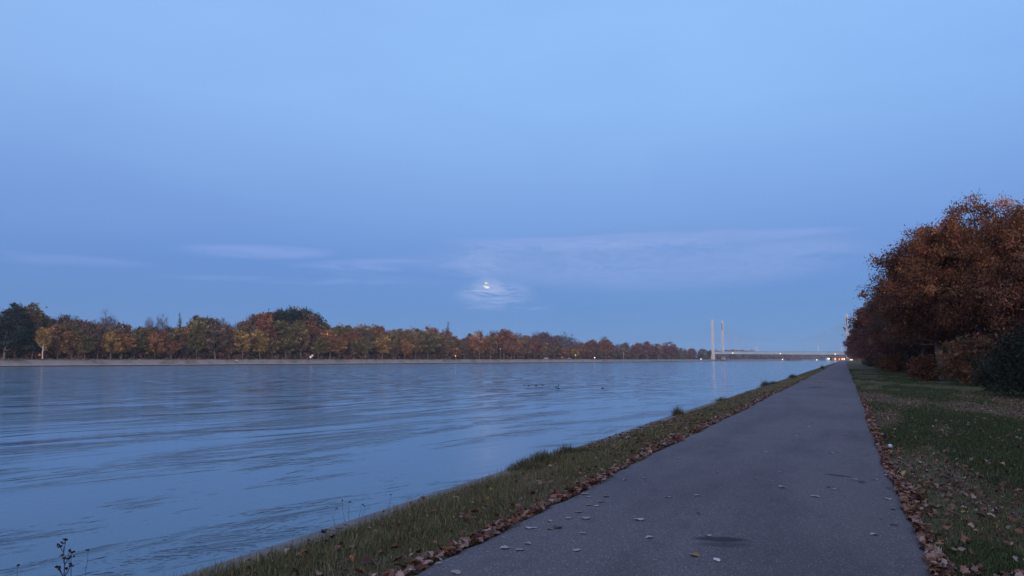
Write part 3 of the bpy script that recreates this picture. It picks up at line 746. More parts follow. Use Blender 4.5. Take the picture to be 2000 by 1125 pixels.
# round signs near the middle of the bank
for px, yt, s_, lab, mt in ((606.5, 697.3, .55, 'lower white round sign on the far bank', simple('sign_white', (.75, .75, .72), .5, .05)), (609.8, 694.3, .50, 'higher yellowish round sign on the far bank', simple('sign_cream', (.62, .58, .42), .5, .05))):
    q, dep = bank_at(px, 4.5); top = at_depth(px, yt, dep)[2]; t = thing('bank_sign', lab, 'sign', (q[0], q[1], TOP), rz=YAW)
    MB().tube([(0, 0, 0), (0, 0, top - TOP)], .05, 6).build('post', M_pole, t)
    dsc = MB(); n = 14; c = [(s_ * math.cos(6.283 * k / n), -.04, top - TOP + s_ * math.sin(6.283 * k / n)) for k in range(n)]; dsc.add(c + [(a, .02, b) for a, _, b in c], [tuple(range(n)), tuple(range(2 * n - 1, n - 1, -1))] + [(k, (k + 1) % n, (k + 1) % n + n, k + n) for k in range(n)])
    dsc.build('sign_plate', mt, t)
# pale stones on the sloping bank
for px, py, lab in ((274, 704, 'pale white slab lying on the far concrete bank'), (462.5, 704.6, 'narrow pale patch of stone slab on the far bank below a golden tree')):
    q, dep = bank_at(px, 2.0); mb = MB(); mb.box((0, 0, 0), (1.5, .9, .35), taper=.7); o = mb.build('stone_slab', M_lip); o.location = (q[0], q[1], at_depth(px, py, dep)[2] + .1); o.rotation_euler = (0, .25, 1.9); o['label'] = lab; o['category'] = 'stone'
    o.data.materials.clear(); o.data.materials.append(simple('pale_stone', (.6, .55, .53), .8, .1))
# parked cars on the far bank (tiny pale shapes)
def car(px, label, colr, back=7):
    q, dep = bank_at(px, back); t = thing('parked_car', label, 'car', (q[0], q[1], TOP + .02), rz=math.atan2(*(BANK[3] - BANK[2])[::-1]), group='cars parked on the far bank')
    b = MB(); pr = [(-2.1, .35), (-2.15, .8), (-1.9, .95), (-1.3, 1.0), (-.8, 1.42), (.7, 1.45), (1.35, 1.0), (2.0, .88), (2.15, .6), (2.1, .35)]
    n = len(pr); P = [(a, -.85, z) for a, z in pr] + [(a, .85, z) for a, z in pr]; b.add(P, [tuple(range(n)), tuple(range(2 * n - 1, n - 1, -1))] + [(k, k + n, (k + 1) % n + n, (k + 1) % n) for k in range(n)])
    b.build('body', colr, t)
    for s in (-1, 1):
        g = MB(); g.add([(-1.15, s * .865, 1.02), (-.75, s * .865, 1.34), (.62, s * .865, 1.37), (1.15, s * .865, 1.02)], [(0, 1, 2, 3)]).build('window', M_under, t)
        for x in (-1.3, 1.3): MB().tube([(x, s * .72, .33), (x, s * .9, .33)], .33, 10).build('wheel', M_under, t)
car(1067, 'pale car on the far bank, left one by the mauve trees', simple('car_silver', (.42, .42, .44), .35, .05)); car(1112, 'grey car on the far bank beside the faint lamp', simple('car_grey', (.25, .25, .27), .35, .05))
# low buildings with lit windows at the far end of the path
M_wallred = simple('brick_red', (.28, .10, .07), .85, .2, .3); M_wallpale = simple('render_pale', (.45, .43, .42), .8, .1, .3); M_roof = simple('roof_dark', (.05, .05, .06), .8, .2, .3)
def shed(px0, px1, ytop, dep, wall, label, lights, name='low_building'):
    a = at_depth(px0, 702, dep); b = at_depth(px1, 702, dep); wd = np.linalg.norm(b - a); zt = at_depth((px0 + px1) / 2, ytop, dep)[2]
    c = (a + b) / 2; t = thing(name, label, 'building', (c[0], c[1], .8), rz=YAW); h = zt - .8
    MB().box((0, 4, h / 2), (wd, 8, h)).build('wall', wall, t); MB().box((0, 4, h + .2), (wd + 1, 9, .4)).build('roof', M_roof, t)
    for fx, fz, w_, h_, mt in lights: MB().box((wd * fx, -.12, h * fz), (w_, .24, h_)).build('window', mt, t)
shed(1625, 1651, 698.2, 1050, M_wallred, 'low red-brick building with glowing orange windows at the end of the towpath',
     [(-.26, .5, 1.6, 2.9, M_lamporange), (.28, .5, 2.0, 2.4, M_lamporange), (.42, .5, 1.3, 2.6, M_lampfaint), (0.05, .45, 1.0, 1.2, M_lampfaint)])
shed(1613, 1624, 698.6, 1120, M_wallpale, 'small pale building with a bright yellow lit front by the water', [(.05, .62, 3.6, 1.3, M_lampwarm)])
shed(1658, 1668, 701.0, 880, M_wallpale, 'low pale building with a lit strip window beside the trees', [(0, .6, 3.0, .55, M_lampfaint)])
# far masts and chimneys
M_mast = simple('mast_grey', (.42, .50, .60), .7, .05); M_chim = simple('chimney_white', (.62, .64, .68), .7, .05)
def lattice(px, ytop, dep, wd, label):
    p = at_depth(px, 702, dep); h = at_depth(px, ytop, dep)[2]; t = thing('lattice_mast', label, 'power pylon', (p[0], p[1], 0), rz=YAW, group='power line masts beyond the bridge'); mb = MB()
    for s in (-1, 1):
        for q in (-1, 1): mb.tube([(s * wd, q * wd, 0), (s * wd * .2, q * wd * .2, h)], .16, 4)
    for k in range(9):
        z0, z1 = h * k / 9, h * (k + 1) / 9; w0 = wd * (1 - .8 * k / 9); w1 = wd * (1 - .8 * (k + 1) / 9)
        mb.tube([(-w0, -w0, z0), (w1, -w1, z1)], .10, 4); mb.tube([(w0, -w0, z0), (-w1, -w1, z1)], .10, 4)
    mb.build('tower', M_mast, t); ar = MB()
    for z, a in ((h * .97, .8), (h * .88, 1.2), (h * .79, .9)): ar.tube([(-wd * a * 1.6, 0, z), (wd * a * 1.6, 0, z)], .28, 4)
    ar.build('crossarm', M_mast, t)
lattice(1437, 656, 2500, 4.0, 'faint lattice power mast, left one beyond the bridge'); lattice(1450.5, 664, 2900, 4.0, 'fainter shorter lattice mast right of the first beyond the bridge'); lattice(1548, 684, 2500, 5, 'short grey mast behind the middle of the bridge')
def chimney(px, ytop, dep, r, label, mat=M_chim):
    p = at_depth(px, 702, dep); h = at_depth(px, ytop, dep)[2]; t = thing('chimney', label, 'chimney', (p[0], p[1], 0), group='far chimneys beyond the bridge')
    MB().tube([(0, 0, 0), (0, 0, h)], [r * 1.2, r * .8], 10).build('stack', mat, t); MB().tube([(0, 0, h), (0, 0, h + 1.2)], r * .95, 10).build('rim', M_dark, t)
chimney(1476.7, 675, 2600, 1.0, 'left one of two thin white stacks beyond the bridge'); chimney(1480.6, 674.5, 2600, 1.0, 'right one of two thin white stacks beyond the bridge')
chimney(1599, 668, 2500, 1.1, 'slim white tower with a dark tip beyond the bridge'); chimney(1644.5, 678, 2300, 2.0, 'short white tower beside the right bridge pylon')

# ------------------------------------------------------------------ trees along the path on the right
def hero(name, seed, H, cb, Rr, clumps, per, **k): return tree_proto(name, 'tree', seed, H, cb, Rr, clumps, per, .40, .115, 'oak', **k)
nt = [hero('oak_tree', 501, 13, 3.9, 5.6, 430, 150), hero('oak_tree', 502, 13, 3.4, 5.2, 400, 150), hero('oak_tree', 503, 13, 3.2, 5.2, 420, 150)]
nf = [tree_proto('oak_tree', 'tree', 520 + i, 13, 2.6, 5.4, 240, 60, .50, .22, 'oak') for i in range(3)]
tr = random.Random(21)
RR = [RUST, BROWN, RUST, BRONZE, RED]
DK = (.075, .062, .060)
NG = 'oak trees lining the right side of the towpath'
def near_tree(proto, px, dep, h, col, lab, wide=1.0, X=None, Yy=None, tc=None):
    if X is None: p = at_depth(px, 702, dep); x, y = p[0], p[1]
    else: x, y = X, Yy
    place(proto, (x, y), float(gz(x, y)) - .05, h, tr.uniform(0, 6.28), lab, NG, (col[0] * 1.05, col[1] * .93, col[2] * .9), tc or DK, wide)
near_tree(nt[0], 1928, 54, 13.7, (.21, .10, .05), 'tallest oak with orange-brown leaves rising above the right trees', .72)
near_tree(nt[1], 2005, 52, 12.2, (.205, .095, .05), 'rust-coloured oak at the right edge of the picture', .9)
near_tree(nt[2], 1838, 60, 12.2, RUST, 'dark rust oak with a bare lower trunk left of the tallest tree', .95, tc=(.19, .165, .16))
near_tree(nt[1], 1885, 68, 12.6, BRONZE, 'bronze oak just behind and left of the tallest tree', .8)
near_tree(nt[2], 2090, 56, 13.0, BROWN, 'brown oak behind the trees at the right edge', 1.0)
y = 68.0; i = 0
while y < 880:
    x = (8.3 if y < 85 else 7.5) + tr.uniform(-.5, .8); h = tr.uniform(11.4, 13.0)
    col = tr.choice([RUST, RUST, BROWN, RED])
    near_tree((nt if y < 110 else nf)[i % 3], None, None, h, col, '%s oak, %s along the towpath row beyond the dark rust tree' % (CN[col], nth(i) if i < 40 else 'distant'), tr.uniform(.92, 1.04), x, y)
    i += 1; y += tr.uniform(6.5, 9.5) if y < 200 else tr.uniform(11, 16) if y < 400 else tr.uniform(18, 30)
i = 0
for r_, (x0, sp) in enumerate(((12.5, 7.5), (18, 9), (25, 11))):
    y = 70.0 + r_ * 8; i = 0
    while y < 230:
        col = tr.choice([RUST, BROWN, BROWN]); x = x0 + tr.uniform(-1.2, 1.2)
        d = np.array([x, y]); dep = d.dot(FW[:2]); lat = d.dot(RT[:2])
        if lat / dep < .82:
            near_tree(nf[i % 3], None, None, tr.uniform(9.5, 11.3), col, '%s oak in the %s row of the right-hand wood, %s from the front' % (CN[col], ('second', 'third', 'fourth')[r_], nth(i)), 1.0, x, y); i += 1
        y += tr.uniform(.8, 1.2) * sp
# the same wood runs on beside and behind the viewer and shades the near ground
i = 0
for x0 in (13, 21):
    y = -42.0
    while y < 44:
        x = x0 + tr.uniform(-1.2, 1.2); d = np.array([x, y]); dep = d.dot(FW[:2]); lat = d.dot(RT[:2])
        if dep < 0 or (lat - 8.5) / max(dep, .1) > .78:
            near_tree(nf[i % 3], None, None, tr.uniform(11, 13), tr.choice([RUST, BROWN]), 'oak of the same wood standing outside the picture to the right', 1.0, x, y); i += 1
        y += tr.uniform(6.5, 9)
# shrubs at the foot of the trees
def shrub_proto(name, seed, H, Rr, clumps, per, size):
    rg2 = np.random.RandomState(seed); V, Fq, tips = grow(rg2, H, H * .08, Rr, clumps, 'oak', trunk_r=.05, inward=.5)
    root = thing(name, 's', 'shrub'); t = link('trunk', mesh('trunk', V, F4=Fq, mat=M_bark), root); t.color = (*DK, 1); t.name = 'stem'
    v, f, c = leafcards(rg2, tips, per, .26 * H / 2.5, size, .8, .3); cc = link('crown', mesh('crown', v, F4=f, mat=M_leaf, attr=c), root); root['H'] = H; return root
holly = shrub_proto('evergreen_shrub', 601, 3.2, 2.4, 240, 60, .09)
beech = shrub_proto('low_shrub', 602, 2.2, 1.5, 90, 38, .13)
def shrub(proto, px, py, h, col, lab, wide=1.0, cat=None):
    p = on_z(px, py, .85); place(proto, p, float(gz(p[0], p[1])) - .05, h, tr.uniform(0, 6), lab, None, col, None, wide)
shrub(holly, 2044, 774, 2.9, (.036, .041, .028), 'dark evergreen bush at the right edge in front of the trees', 1.0)
shrub(beech, 1812, 742, 2.0, (.17, .065, .035), 'orange-red sapling bush left of the bare oak trunk')
shrub(beech, 1890, 747, 3.0, (.13, .08, .04), 'golden-brown bush between the oak trunk and the dark bush', .8)
shrub(beech, 1915, 752, 3.0, (.16, .07, .035), 'rusty low bush right next to the dark evergreen', .9)
shrub(beech, 1952, 762, 1.8, (.05, .045, .03), 'dim olive bush touching the left side of the evergreen')
shrub(beech, 1748, 726, 2.3, (.22, .085, .03), 'orange-brown bush glimpsed between the thin dark trunks')
shrub(beech, 1722, 719, 2.4, (.18, .08, .035), 'farther brown bush behind the thin dark trunks')
shrub(beech, 1700, 715, 2.4, (.10, .055, .035), 'far brown bush where the towpath trees begin to merge')
# dark woodland edge undergrowth
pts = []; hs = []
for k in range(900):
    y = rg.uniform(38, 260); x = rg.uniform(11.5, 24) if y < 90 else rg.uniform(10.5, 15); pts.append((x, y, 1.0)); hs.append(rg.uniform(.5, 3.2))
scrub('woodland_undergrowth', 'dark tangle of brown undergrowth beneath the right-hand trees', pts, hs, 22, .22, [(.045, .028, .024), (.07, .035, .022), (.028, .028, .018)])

# ------------------------------------------------------------------ grass
def vis(x, y, mleft=2.2, mright=2.0):
    d = x * FW[0] + y * FW[1]; l = x * RT[0] + y * RT[1]
    return (d > 3.0) & (l > -.72 * d - mleft) & (l < .72 * d + mright)
def blades(rg, x, y, z, h, wd, lean, cols):
    n = len(x); an = rg.uniform(0, 6.283, n); la = rg.uniform(0, 6.283, n); ln = lean * np.abs(rg.normal(0, 1, n)) * h
    bx, by = np.cos(an) * wd / 2, np.sin(an) * wd / 2; ox, oy = np.cos(la) * ln, np.sin(la) * ln
    A = np.stack([x - bx, y - by, z - .01], 1); B = np.stack([x + bx, y + by, z - .01], 1)
    hm = h * .55; C = np.stack([x + bx * .8 + ox * .35, y + by * .8 + oy * .35, z + hm], 1); D = np.stack([x - bx * .8 + ox * .35, y - by * .8 + oy * .35, z + hm], 1)
    zt = np.sqrt(np.maximum(h ** 2 - ln ** 2, (h * .35) ** 2))
    E = np.stack([x + ox, y + oy, z + zt], 1)
    V = np.stack([A, B, C, D, E], 1).reshape(-1, 3); b = np.arange(n) * 5
    F4 = np.stack([b, b + 1, b + 2, b + 3], 1); F3 = np.stack([b + 3, b + 2, b + 4], 1)
    return V, F4, F3, np.concatenate([cols, cols])
G = np.array([(.165, .155, .060), (.225, .20, .08), (.110, .115, .050), (.31, .24, .145), (.38, .29, .20)])
def grasscol(rg, n, w_):
    c = G[rg.choice(5, n, p=w_)] * rg.lognormal(0, .25, n)[:, None]; return c
def scatter(rg, x0, x1, dens, dmin, dmax, power=1.0):
    """density (per m2) falls with distance; blades widen instead"""
    n = int((x1 - x0) * (dmax - dmin) * dens); x = rg.uniform(x0, x1, n); y = rg.uniform(dmin, dmax, n); k = vis(x, y); return x[k], y[k]
VV, F4s, F3s, CC = [], [], [], []; base = 0
def addb(t):
    global base
    V, a, b, c = t; VV.append(V); F4s.append(a + base); F3s.append(b + base); n = len(a); CC.append((c[:n], c[n:])); base += len(V)
for (d0, d1, dens, k) in ((1, 12, 4200, 1.0), (12, 25, 1700, 1.5), (25, 60, 520, 2.6), (60, 140, 110, 5.0)):
    x, y = scatter(rg, QX + .12, PL + .14, dens, d0, d1); q_ = x < edge_l(y) + .03 * rg.normal(0, 1, len(x)) ** 2 * (wob(y * .9, y * .2) > -.1); x, y = x[q_], y[q_]
    tall = np.clip(wob(x * 1.3, y * .9) * .5 + .5, 0, 1) * np.clip((PL - .2 - x) / .5, .25, 1)
    keep = rg.uniform(0, 1, len(x)) < np.clip((x - QX - .22 - .10 * wob(x * .2, y * .8)) / .14, .04, 1); x, y, tall = x[keep], y[keep], tall[keep]
    h = (.05 + .11 * tall) * rg.uniform(.5, 1.3, len(x))
    dry = wob(x * .7 + 3, y * .5) > .15
    c = np.where(dry[:, None], grasscol(rg, len(x), [.22, .12, .2, .24, .22]), grasscol(rg, len(x), [.28, .26, .22, .14, .10]))
    addb(blades(rg, x, y, gz(x, y), h, .005 * k, .55, c))
for (d0, d1, dens, k) in ((1, 12, 3000, 1.3), (12, 25, 1300, 1.9), (25, 60, 330, 3.4), (60, 140, 90, 6.0)):
    x, y = scatter(rg, PR - .14, 9.0, dens, d0, d1); q_ = x > edge_r(y) - .03 * rg.normal(0, 1, len(x)) ** 2 * (wob(y * .9 + 4, y * .2) > -.1); x, y = x[q_], y[q_]
    pat = wob(x * .75 + 1, y * .17 + 2); bare = (pat > .28) & (rg.uniform(0, 1, len(x)) < .62); x, y, pat = x[~bare], y[~bare], pat[~bare]
    h = (.030 + .045 * np.clip(.4 - pat, 0, 1)) * rg.uniform(.5, 1.3, len(x))
    c = np.where((pat > .05)[:, None], grasscol(rg, len(x), [.30, .14, .34, .14, .08]), grasscol(rg, len(x), [.36, .20, .42, .015, .005]) * np.array([.62, .80, .72])) * .8
    addb(blades(rg, x, y, gz(x, y), h, .006 * k, .6, c))
link('grass', mesh('grass', np.concatenate(VV), F4=np.concatenate(F4s), F3=np.concatenate(F3s), mat=M_grassblade, attr=np.concatenate([a for a, _ in CC] + [b for _, b in CC])),
     label='short green and straw-coloured grass on both verges of the towpath', category='grass', kind='stuff')

# ------------------------------------------------------------------ fallen leaves
def leaf_template(lobes=4, w_=.5):
    """oak leaf lying in xy, length 1 along x; midrib strip and lobed edge"""
    pts = []; n = lobes * 2 + 1
    for i in range(n + 1):
        t = i / n; e = math.sin(math.pi * min(1, t * .93 + .05)) ** .8 * w_ * (.5 + .28 * t)
        e *= 1.18 if i % 2 else .62
        pts.append((t, e))
    V = [(0, 0, 0)]; mid = []; L = []; Rr_ = []
    P = []; Fc = []
    for t, e in pts: P += [(t, e, 0), (t, 0, 0), (t, -e, 0)]
    P = np.array(P); P[:, 0] -= .5
    for i in range(len(pts) - 1):
        a = i * 3; Fc += [(a, a + 1, a + 4, a + 3), (a + 1, a + 2, a + 5, a + 4)]
    return P, np.array(Fc)
LT = [leaf_template(4, .62), leaf_template(3, .75), leaf_template(5, .6)]
LC = np.array([(.26, .155, .120), (.34, .215, .175), (.20, .085, .055), (.15, .055, .045), (.27, .12, .065), (.11, .06, .05), (.38, .27, .23), (.34, .19, .05)])
LCP = [.20, .14, .17, .15, .15, .10, .07, .02]
def leaves(rg, x, y, z, size, tilt, curl, cols, ti=0):
    P, Fc = LT[ti]; n = len(x); m = len(P)
    L = np.repeat(P[None], n, 0) * 1.0
    wv = rg.uniform(.7, 1.15, n)[:, None]; cu = rg.normal(0, 1, n)[:, None] * curl; cf = np.abs(rg.normal(0, 1, n))[:, None] * curl
    L[:, :, 1] *= wv
    L[:, :, 2] = cu * (P[:, 0] ** 2)[None] * 1.2 + cf * np.abs(P[:, 1])[None] * 1.1 + .12 * curl * np.sin(P[None, :, 0] * 9 + rg.uniform(0, 6, n)[:, None]) * np.sign(P[None, :, 1])
    L *= size[:, None, None]
    yaw = rg.uniform(0, 6.283, n); a = rg.normal(0, 1, n) * tilt; b = rg.normal(0, 1, n) * tilt
    X_, Y_, Z_ = L[..., 0], L[..., 1], L[..., 2]
    ca, sa = np.cos(a)[:, None], np.sin(a)[:, None]; X1 = X_ * ca + Z_ * sa; Z1 = -X_ * sa + Z_ * ca
    cb_, sb = np.cos(b)[:, None], np.sin(b)[:, None]; Y1 = Y_ * cb_ - Z1 * sb; Z2 = Y_ * sb + Z1 * cb_
    cy, sy = np.cos(yaw)[:, None], np.sin(yaw)[:, None]
    W_ = np.stack([X1 * cy - Y1 * sy, X1 * sy + Y1 * cy, Z2], -1)
    lift = -W_[..., 2].min(1); W_[..., 2] += lift[:, None]
    W_ += np.stack([x, y, z], -1)[:, None]
    Fq = (np.arange(n) * m)[:, None, None] + Fc[None]
    return W_.reshape(-1, 3), Fq.reshape(-1, 4), np.repeat(cols, len(Fc), 0)
def litter(name, label, sets):
    V, Fq, C = [], [], []; b = 0
    for (x, y, z, s, tilt, curl) in sets:
        n = len(x); ti = rg.randint(0, 3, n); cols = LC[rg.choice(8, n, p=LCP)] * rg.lognormal(0, .22, n)[:, None]
        for k in range(3):
            q = ti == k
            if not q.any(): continue
            v, f, c = leaves(rg, x[q], y[q], z[q], s[q], tilt, curl, cols[q], k); V.append(v); Fq.append(f + b); C.append(c); b += len(v)
    o = link(name, mesh(name, np.concatenate(V), F4=np.concatenate(Fq), mat=M_litter, attr=np.concatenate(C)), label=label, category='fallen leaves', kind='stuff'); return o
def band(side, dens, d0, d1, k):
    n = int((d1 - d0) * dens); y = rg.uniform(d0, d1, n)
    clump = np.clip(.65 + .55 * wob(y * .8, y * .37 + side), .12, 1.3)
    keep = rg.uniform(0, 1.2, n) < clump; y = y[keep]; n = len(y)
    wdt = .11 * clump[keep] * .72
    if side < 0: x = edge_l(y) - .06 + rg.normal(0, 1, n) * wdt
    else: x = edge_r(y) + .05 + np.abs(rg.normal(0, 1, n)) * wdt * 1.2 - .06
    x = np.asarray(x); inp = (x > edge_l(y)) & (x < edge_r(y)); thin = inp & (rg.uniform(0, 1, n) < .35); x, y, inp = x[~thin], y[~thin], inp[~thin]
    z = np.where(inp, H_PATH + .004, gz(x, y) + .02) + np.abs(rg.normal(0, .012, len(x)))
    return x, y, z, rg.uniform(.045, .10, len(x)) * k, .28, .40
def sprinkle(x0, x1, d0, d1, dens, k, zoff, thr=None):
    n = int((x1 - x0) * (d1 - d0) * dens); x = rg.uniform(x0, x1, n); y = rg.uniform(d0, d1, n); q = vis(x, y)
    if thr is not None: q &= (wob(x * .75 + 1, y * .17 + 2) + rg.normal(0, .25, n)) > thr
    x, y = x[q], y[q]; return x, y, gz(x, y) + zoff + np.abs(rg.normal(0, .012, len(x))), rg.uniform(.045, .10, len(x)) * k, .35, .45
litter('leaf_litter', 'drift of brown and pinkish oak leaves along the left edge of the towpath',
       [band(-1, 270, 2, 14, 1), band(-1, 170, 14, 30, 1.1), band(-1, 70, 30, 70, 1.4), sprinkle(QX + .22, PL, 2, 9, 32, .9, .04), sprinkle(QX + .22, PL, 9, 12, 30, .85, .04), sprinkle(QX + .22, PL, 12, 22, 70, .8, .05), sprinkle(QX + .3, PL, 22, 40, 26, .8, .05)])
litter('leaf_litter', 'oak leaves heaped along the right edge of the towpath and over the grass',
       [band(1, 280, 2, 14, 1), band(1, 150, 14, 34, 1.1), sprinkle(PR, 7.5, 2, 14, 18, .9, .015), sprinkle(PR, 7.5, 2, 14, 70, .85, .01, .3), sprinkle(PR, 9, 14, 45, 45, .75, .012, .2), sprinkle(PR, 9, 14, 40, 10, .8, .012), sprinkle(PR, 1.3, 4, 7, 90, 1, .03)])

# single leaves lying on the asphalt
LP_ = [(891, 1118), (857, 1098), (986, 1070), (1016, 1074), (1031, 1062), (1036, 1030), (1075, 1033), (1089, 1030), (1110, 1012), (1144, 1013), (1138, 1043), (1127, 1077), (1166, 988), (1150, 986), (1173, 980), (1149, 970),
       (1142, 963), (1184, 969), (1131, 999), (1268, 1053), (1249, 1017), (966, 1038), (1253, 928), (1257, 934), (1220, 936), (1200, 919), (1074, 1017), (1400, 924), (1476, 937), (1509, 941), (1528, 954), (1362, 970), (1592, 971),
       (1670, 936), (1629, 956), (1618, 952), (1364, 1006), (1384, 1050), (1400, 1098), (1356, 1089), (1524, 924), (1305, 973), (1683, 941), (1696, 901), (1709, 935), (1735, 951), (1721, 1011), (1746, 1023), (1707, 1043),
       (1744, 993), (1735, 973), (1733, 925), (1692, 889), (1515, 848), (1587, 827), (1580, 834), (1556, 852), (1497, 884), (1371, 874), (1354, 855), (1564, 820), (1548, 806), (1492, 798), (1653, 794), (1651, 850), (1662, 843), (1624, 885), (1324, 894)]
lr = random.Random(4); items = []
for (a, b) in LP_:
    p = on_z(a, b + 1, H_PATH + .012)
    if p[0] < PL - .05 or p[0] > PR + .05: continue
    kind = 'pale pinkish-grey' if lr.random() < .62 else 'dark brown' if lr.random() < .5 else 'tan'
    if (a, b) in ((1721, 1011), (1356, 1089)): kind = 'yellow-ochre'
    if (a, b) in ((1400, 1098),): kind = 'almost white'
    if (a, b) in ((1364, 1006), (1618, 952)): kind = 'blackish'
    items.append((p, kind, (a, b)))
items.sort(key=lambda q: q[0][1])
cnts = {}
KC = {'pale pinkish-grey': (.40, .33, .32), 'dark brown': (.10, .07, .065), 'tan': (.24, .155, .13), 'yellow-ochre': (.36, .22, .07), 'almost white': (.62, .60, .58), 'blackish': (.03, .028, .03)}
for p, kind, ab in items:
    f = (p[0] - PL) / (PR - PL); side = 'left side' if f < .34 else 'middle' if f < .67 else 'right side'
    k = cnts.get((kind, side), 0); cnts[(kind, side)] = k + 1
    c = np.array([KC[kind]]) * lr.uniform(.85, 1.15); ti = lr.randrange(3)
    sz = {'blackish': .06, 'almost white': .085}.get(kind, lr.uniform(.06, .115))
    v, fq, cc = leaves(rg, np.zeros(1), np.zeros(1), np.zeros(1), np.array([sz]), .04, .16, c, ti)
    lab = ('%s curled leaf on the %s of the asphalt path' % (kind, side)) if (kind in ('yellow-ochre', 'almost white', 'blackish')) else '%s curled leaf, %s nearest of its colour on the asphalt path\'s %s' % (kind, nth(k), side)
    zc = H_PATH + .03 * (1 - (2 * f - 1) ** 2) + .003
    link('fallen_leaf', mesh('fallen_leaf', v, F4=fq, mat=M_litter, attr=cc), loc=(p[0], p[1], zc), label=lab, category='leaf', group='single leaves lying on the towpath')

# ------------------------------------------------------------------ plants on the quay edge
M_stem = simple('dry_stem', (.060, .042, .038), .9, .3, 20); M_head = simple('dry_head', (.030, .020, .020), .9, .3, 30)
def weed(px, pyb, h, label, heads, seed, thick=.0028, z=.76):
    g = random.Random(seed); p = on_z(px, pyb, z); p[0] = max(p[0], QX + .06); t = thing('dried_weed', label, 'plant', (p[0], p[1], z), group='dead weeds along the quay')
    pts = [(0, 0, 0)]; 
    for k in range(1, 7): pts.append((pts[-1][0] + g.uniform(-.012, .012), pts[-1][1] + g.uniform(-.012, .012), h * k / 6))
    MB().tube(pts, [thick * (1.3 - .12 * k) for k in range(7)], 5).build('stem', M_stem, t)
    for k in range(heads):
        b = pts[g.randrange(3, 7)]; L = g.uniform(.03, .07) * h / .45 + .01; a = g.uniform(0, 6.28)
        if k == 0: b = pts[6]; L = .01
        e = (b[0] + L * .55 * math.cos(a), b[1] + L * .55 * math.sin(a), min(b[2] + L, h + .01)); 
        MB().tube([b, ((b[0] + e[0]) / 2 + .004, (b[1] + e[1]) / 2, (b[2] + e[2]) / 2 - .004), e], thick * .5, 4).build('twig', M_stem, t)
        hb = MB()
        for q in range(5 if heads > 6 else 3): hb.ball((e[0] + g.uniform(-.011, .011), e[1] + g.uniform(-.011, .011), e[2] + g.uniform(-.006, .006)), g.uniform(.0038, .0068), 6, 4, .2, q)
        hb.build('seed_head', M_head, t)
weed(124, 1200, .46, 'tall dead weed with dark clustered seed heads at the bottom left', 14, 3, .0034)
weed(140, 1200, .36, 'thin curved dead weed stem just right of the tall seed-headed weed', 2, 4, .003)
weed(155, 1192, .37, 'fine pale grass-like stem at the bottom left', 1, 5, .0016)
weed(28, 1232, .37, 'low faint dead stem at the far bottom left corner', 2, 8, .0016)
for i, (a, b, h, l) in enumerate(((647, 1025, .15, 'leftmost short seed-headed stem on the quay edge'), (665, 1018, .20, 'tall thin stem with one dark head, second on the quay edge'), (671, 1015, .17, 'slightly bent thin stem right beside the tall one on the quay'),
                                  (689, 1009, .12, 'short stem with a round dark head near the broken quay edge'), (697, 1007, .10, 'shortest thin stem with dark head by the broken quay edge'), (743, 990, .13, 'thin upright stem before the quay grass'))):
    weed(a, b, h, l, 1, 30 + i, .0016, .76)
def tussock(px, py, h, r, label, n, dark=1.0, seed=0):
    g = np.random.RandomState(seed); p = on_z(px, py, .77); p[0] = max(p[0], -4.52); x = g.normal(0, r * .45, n); y = g.normal(0, r * .55, n)
    hh = h * np.exp(-((x ** 2 + y ** 2) / (r ** 2)) * .7) * g.uniform(.25, 1.25, n)
    c = grasscol(g, n, [.34, .16, .30, .12, .08]) * dark; V, a, b, cc = blades(g, x, y, np.zeros(n), hh, .007, .5, c)
    link('grass_tussock', mesh('grass_tussock', V, F4=a, F3=b, mat=M_grassblade, attr=cc), loc=(p[0], p[1], float(gz(p[0], p[1]))), label=label, category='grass tussock', group='rough tufts on the quay verge')
tussock(1108, 886, .21, .30, 'dark bushy grass tuft on the quay edge, tallest on the near verge', 1500, .75, 1)
tussock(1060, 902, .24, .32, 'wide grass tuft just left of the dark tallest one', 1600, .75, 2)
tussock(1025, 915, .20, .28, 'greyish grass tuft at the left end of the clumps', 1200, .8, 3)
tussock(1316, 811, .34, .20, 'upright dark tuft standing alone against the water at mid distance', 700, .55, 4)
tussock(1411, 782, .22, .35, 'low dark tuft farther along the quay', 600, .5, 5)
tussock(1494, 754, .45, .35, 'thin tall weeds tuft near a dark clump on the quay', 900, .6, 6)
tussock(1510, 750, .32, .45, 'dark rounded tuft on the distant quay edge', 900, .45, 7)
tussock(1548, 738, .45, .40, 'small dark tuft far along the quay', 1400, .45, 8)
tussock(1606, 720, .7, .35, 'farthest dark tuft on the quay near the path end', 1500, .4, 9)
tussock(1140, 884, .17, .3, 'broad low tuft right of the dark tallest one', 1200, .75, 10)
tussock(1242, 900, .10, .22, 'green tuft at the path edge among leaves', 1000, .9, 11)

# crumpled white paper on the grass
p = on_z(1738.5, 869, .83)
mb = MB(); mb.ball((0, 0, .034), (.042, .038, .034), 12, 8, .13, 5); o = mb.build('crumpled_paper', simple('white_paper', (.72, .76, .82), .6, .05)); o.location = (p[0], p[1], float(gz(p[0], p[1])) + .03)
o['label'] = 'small crumpled ball of white paper in the grass beside the path'; o['category'] = 'litter'

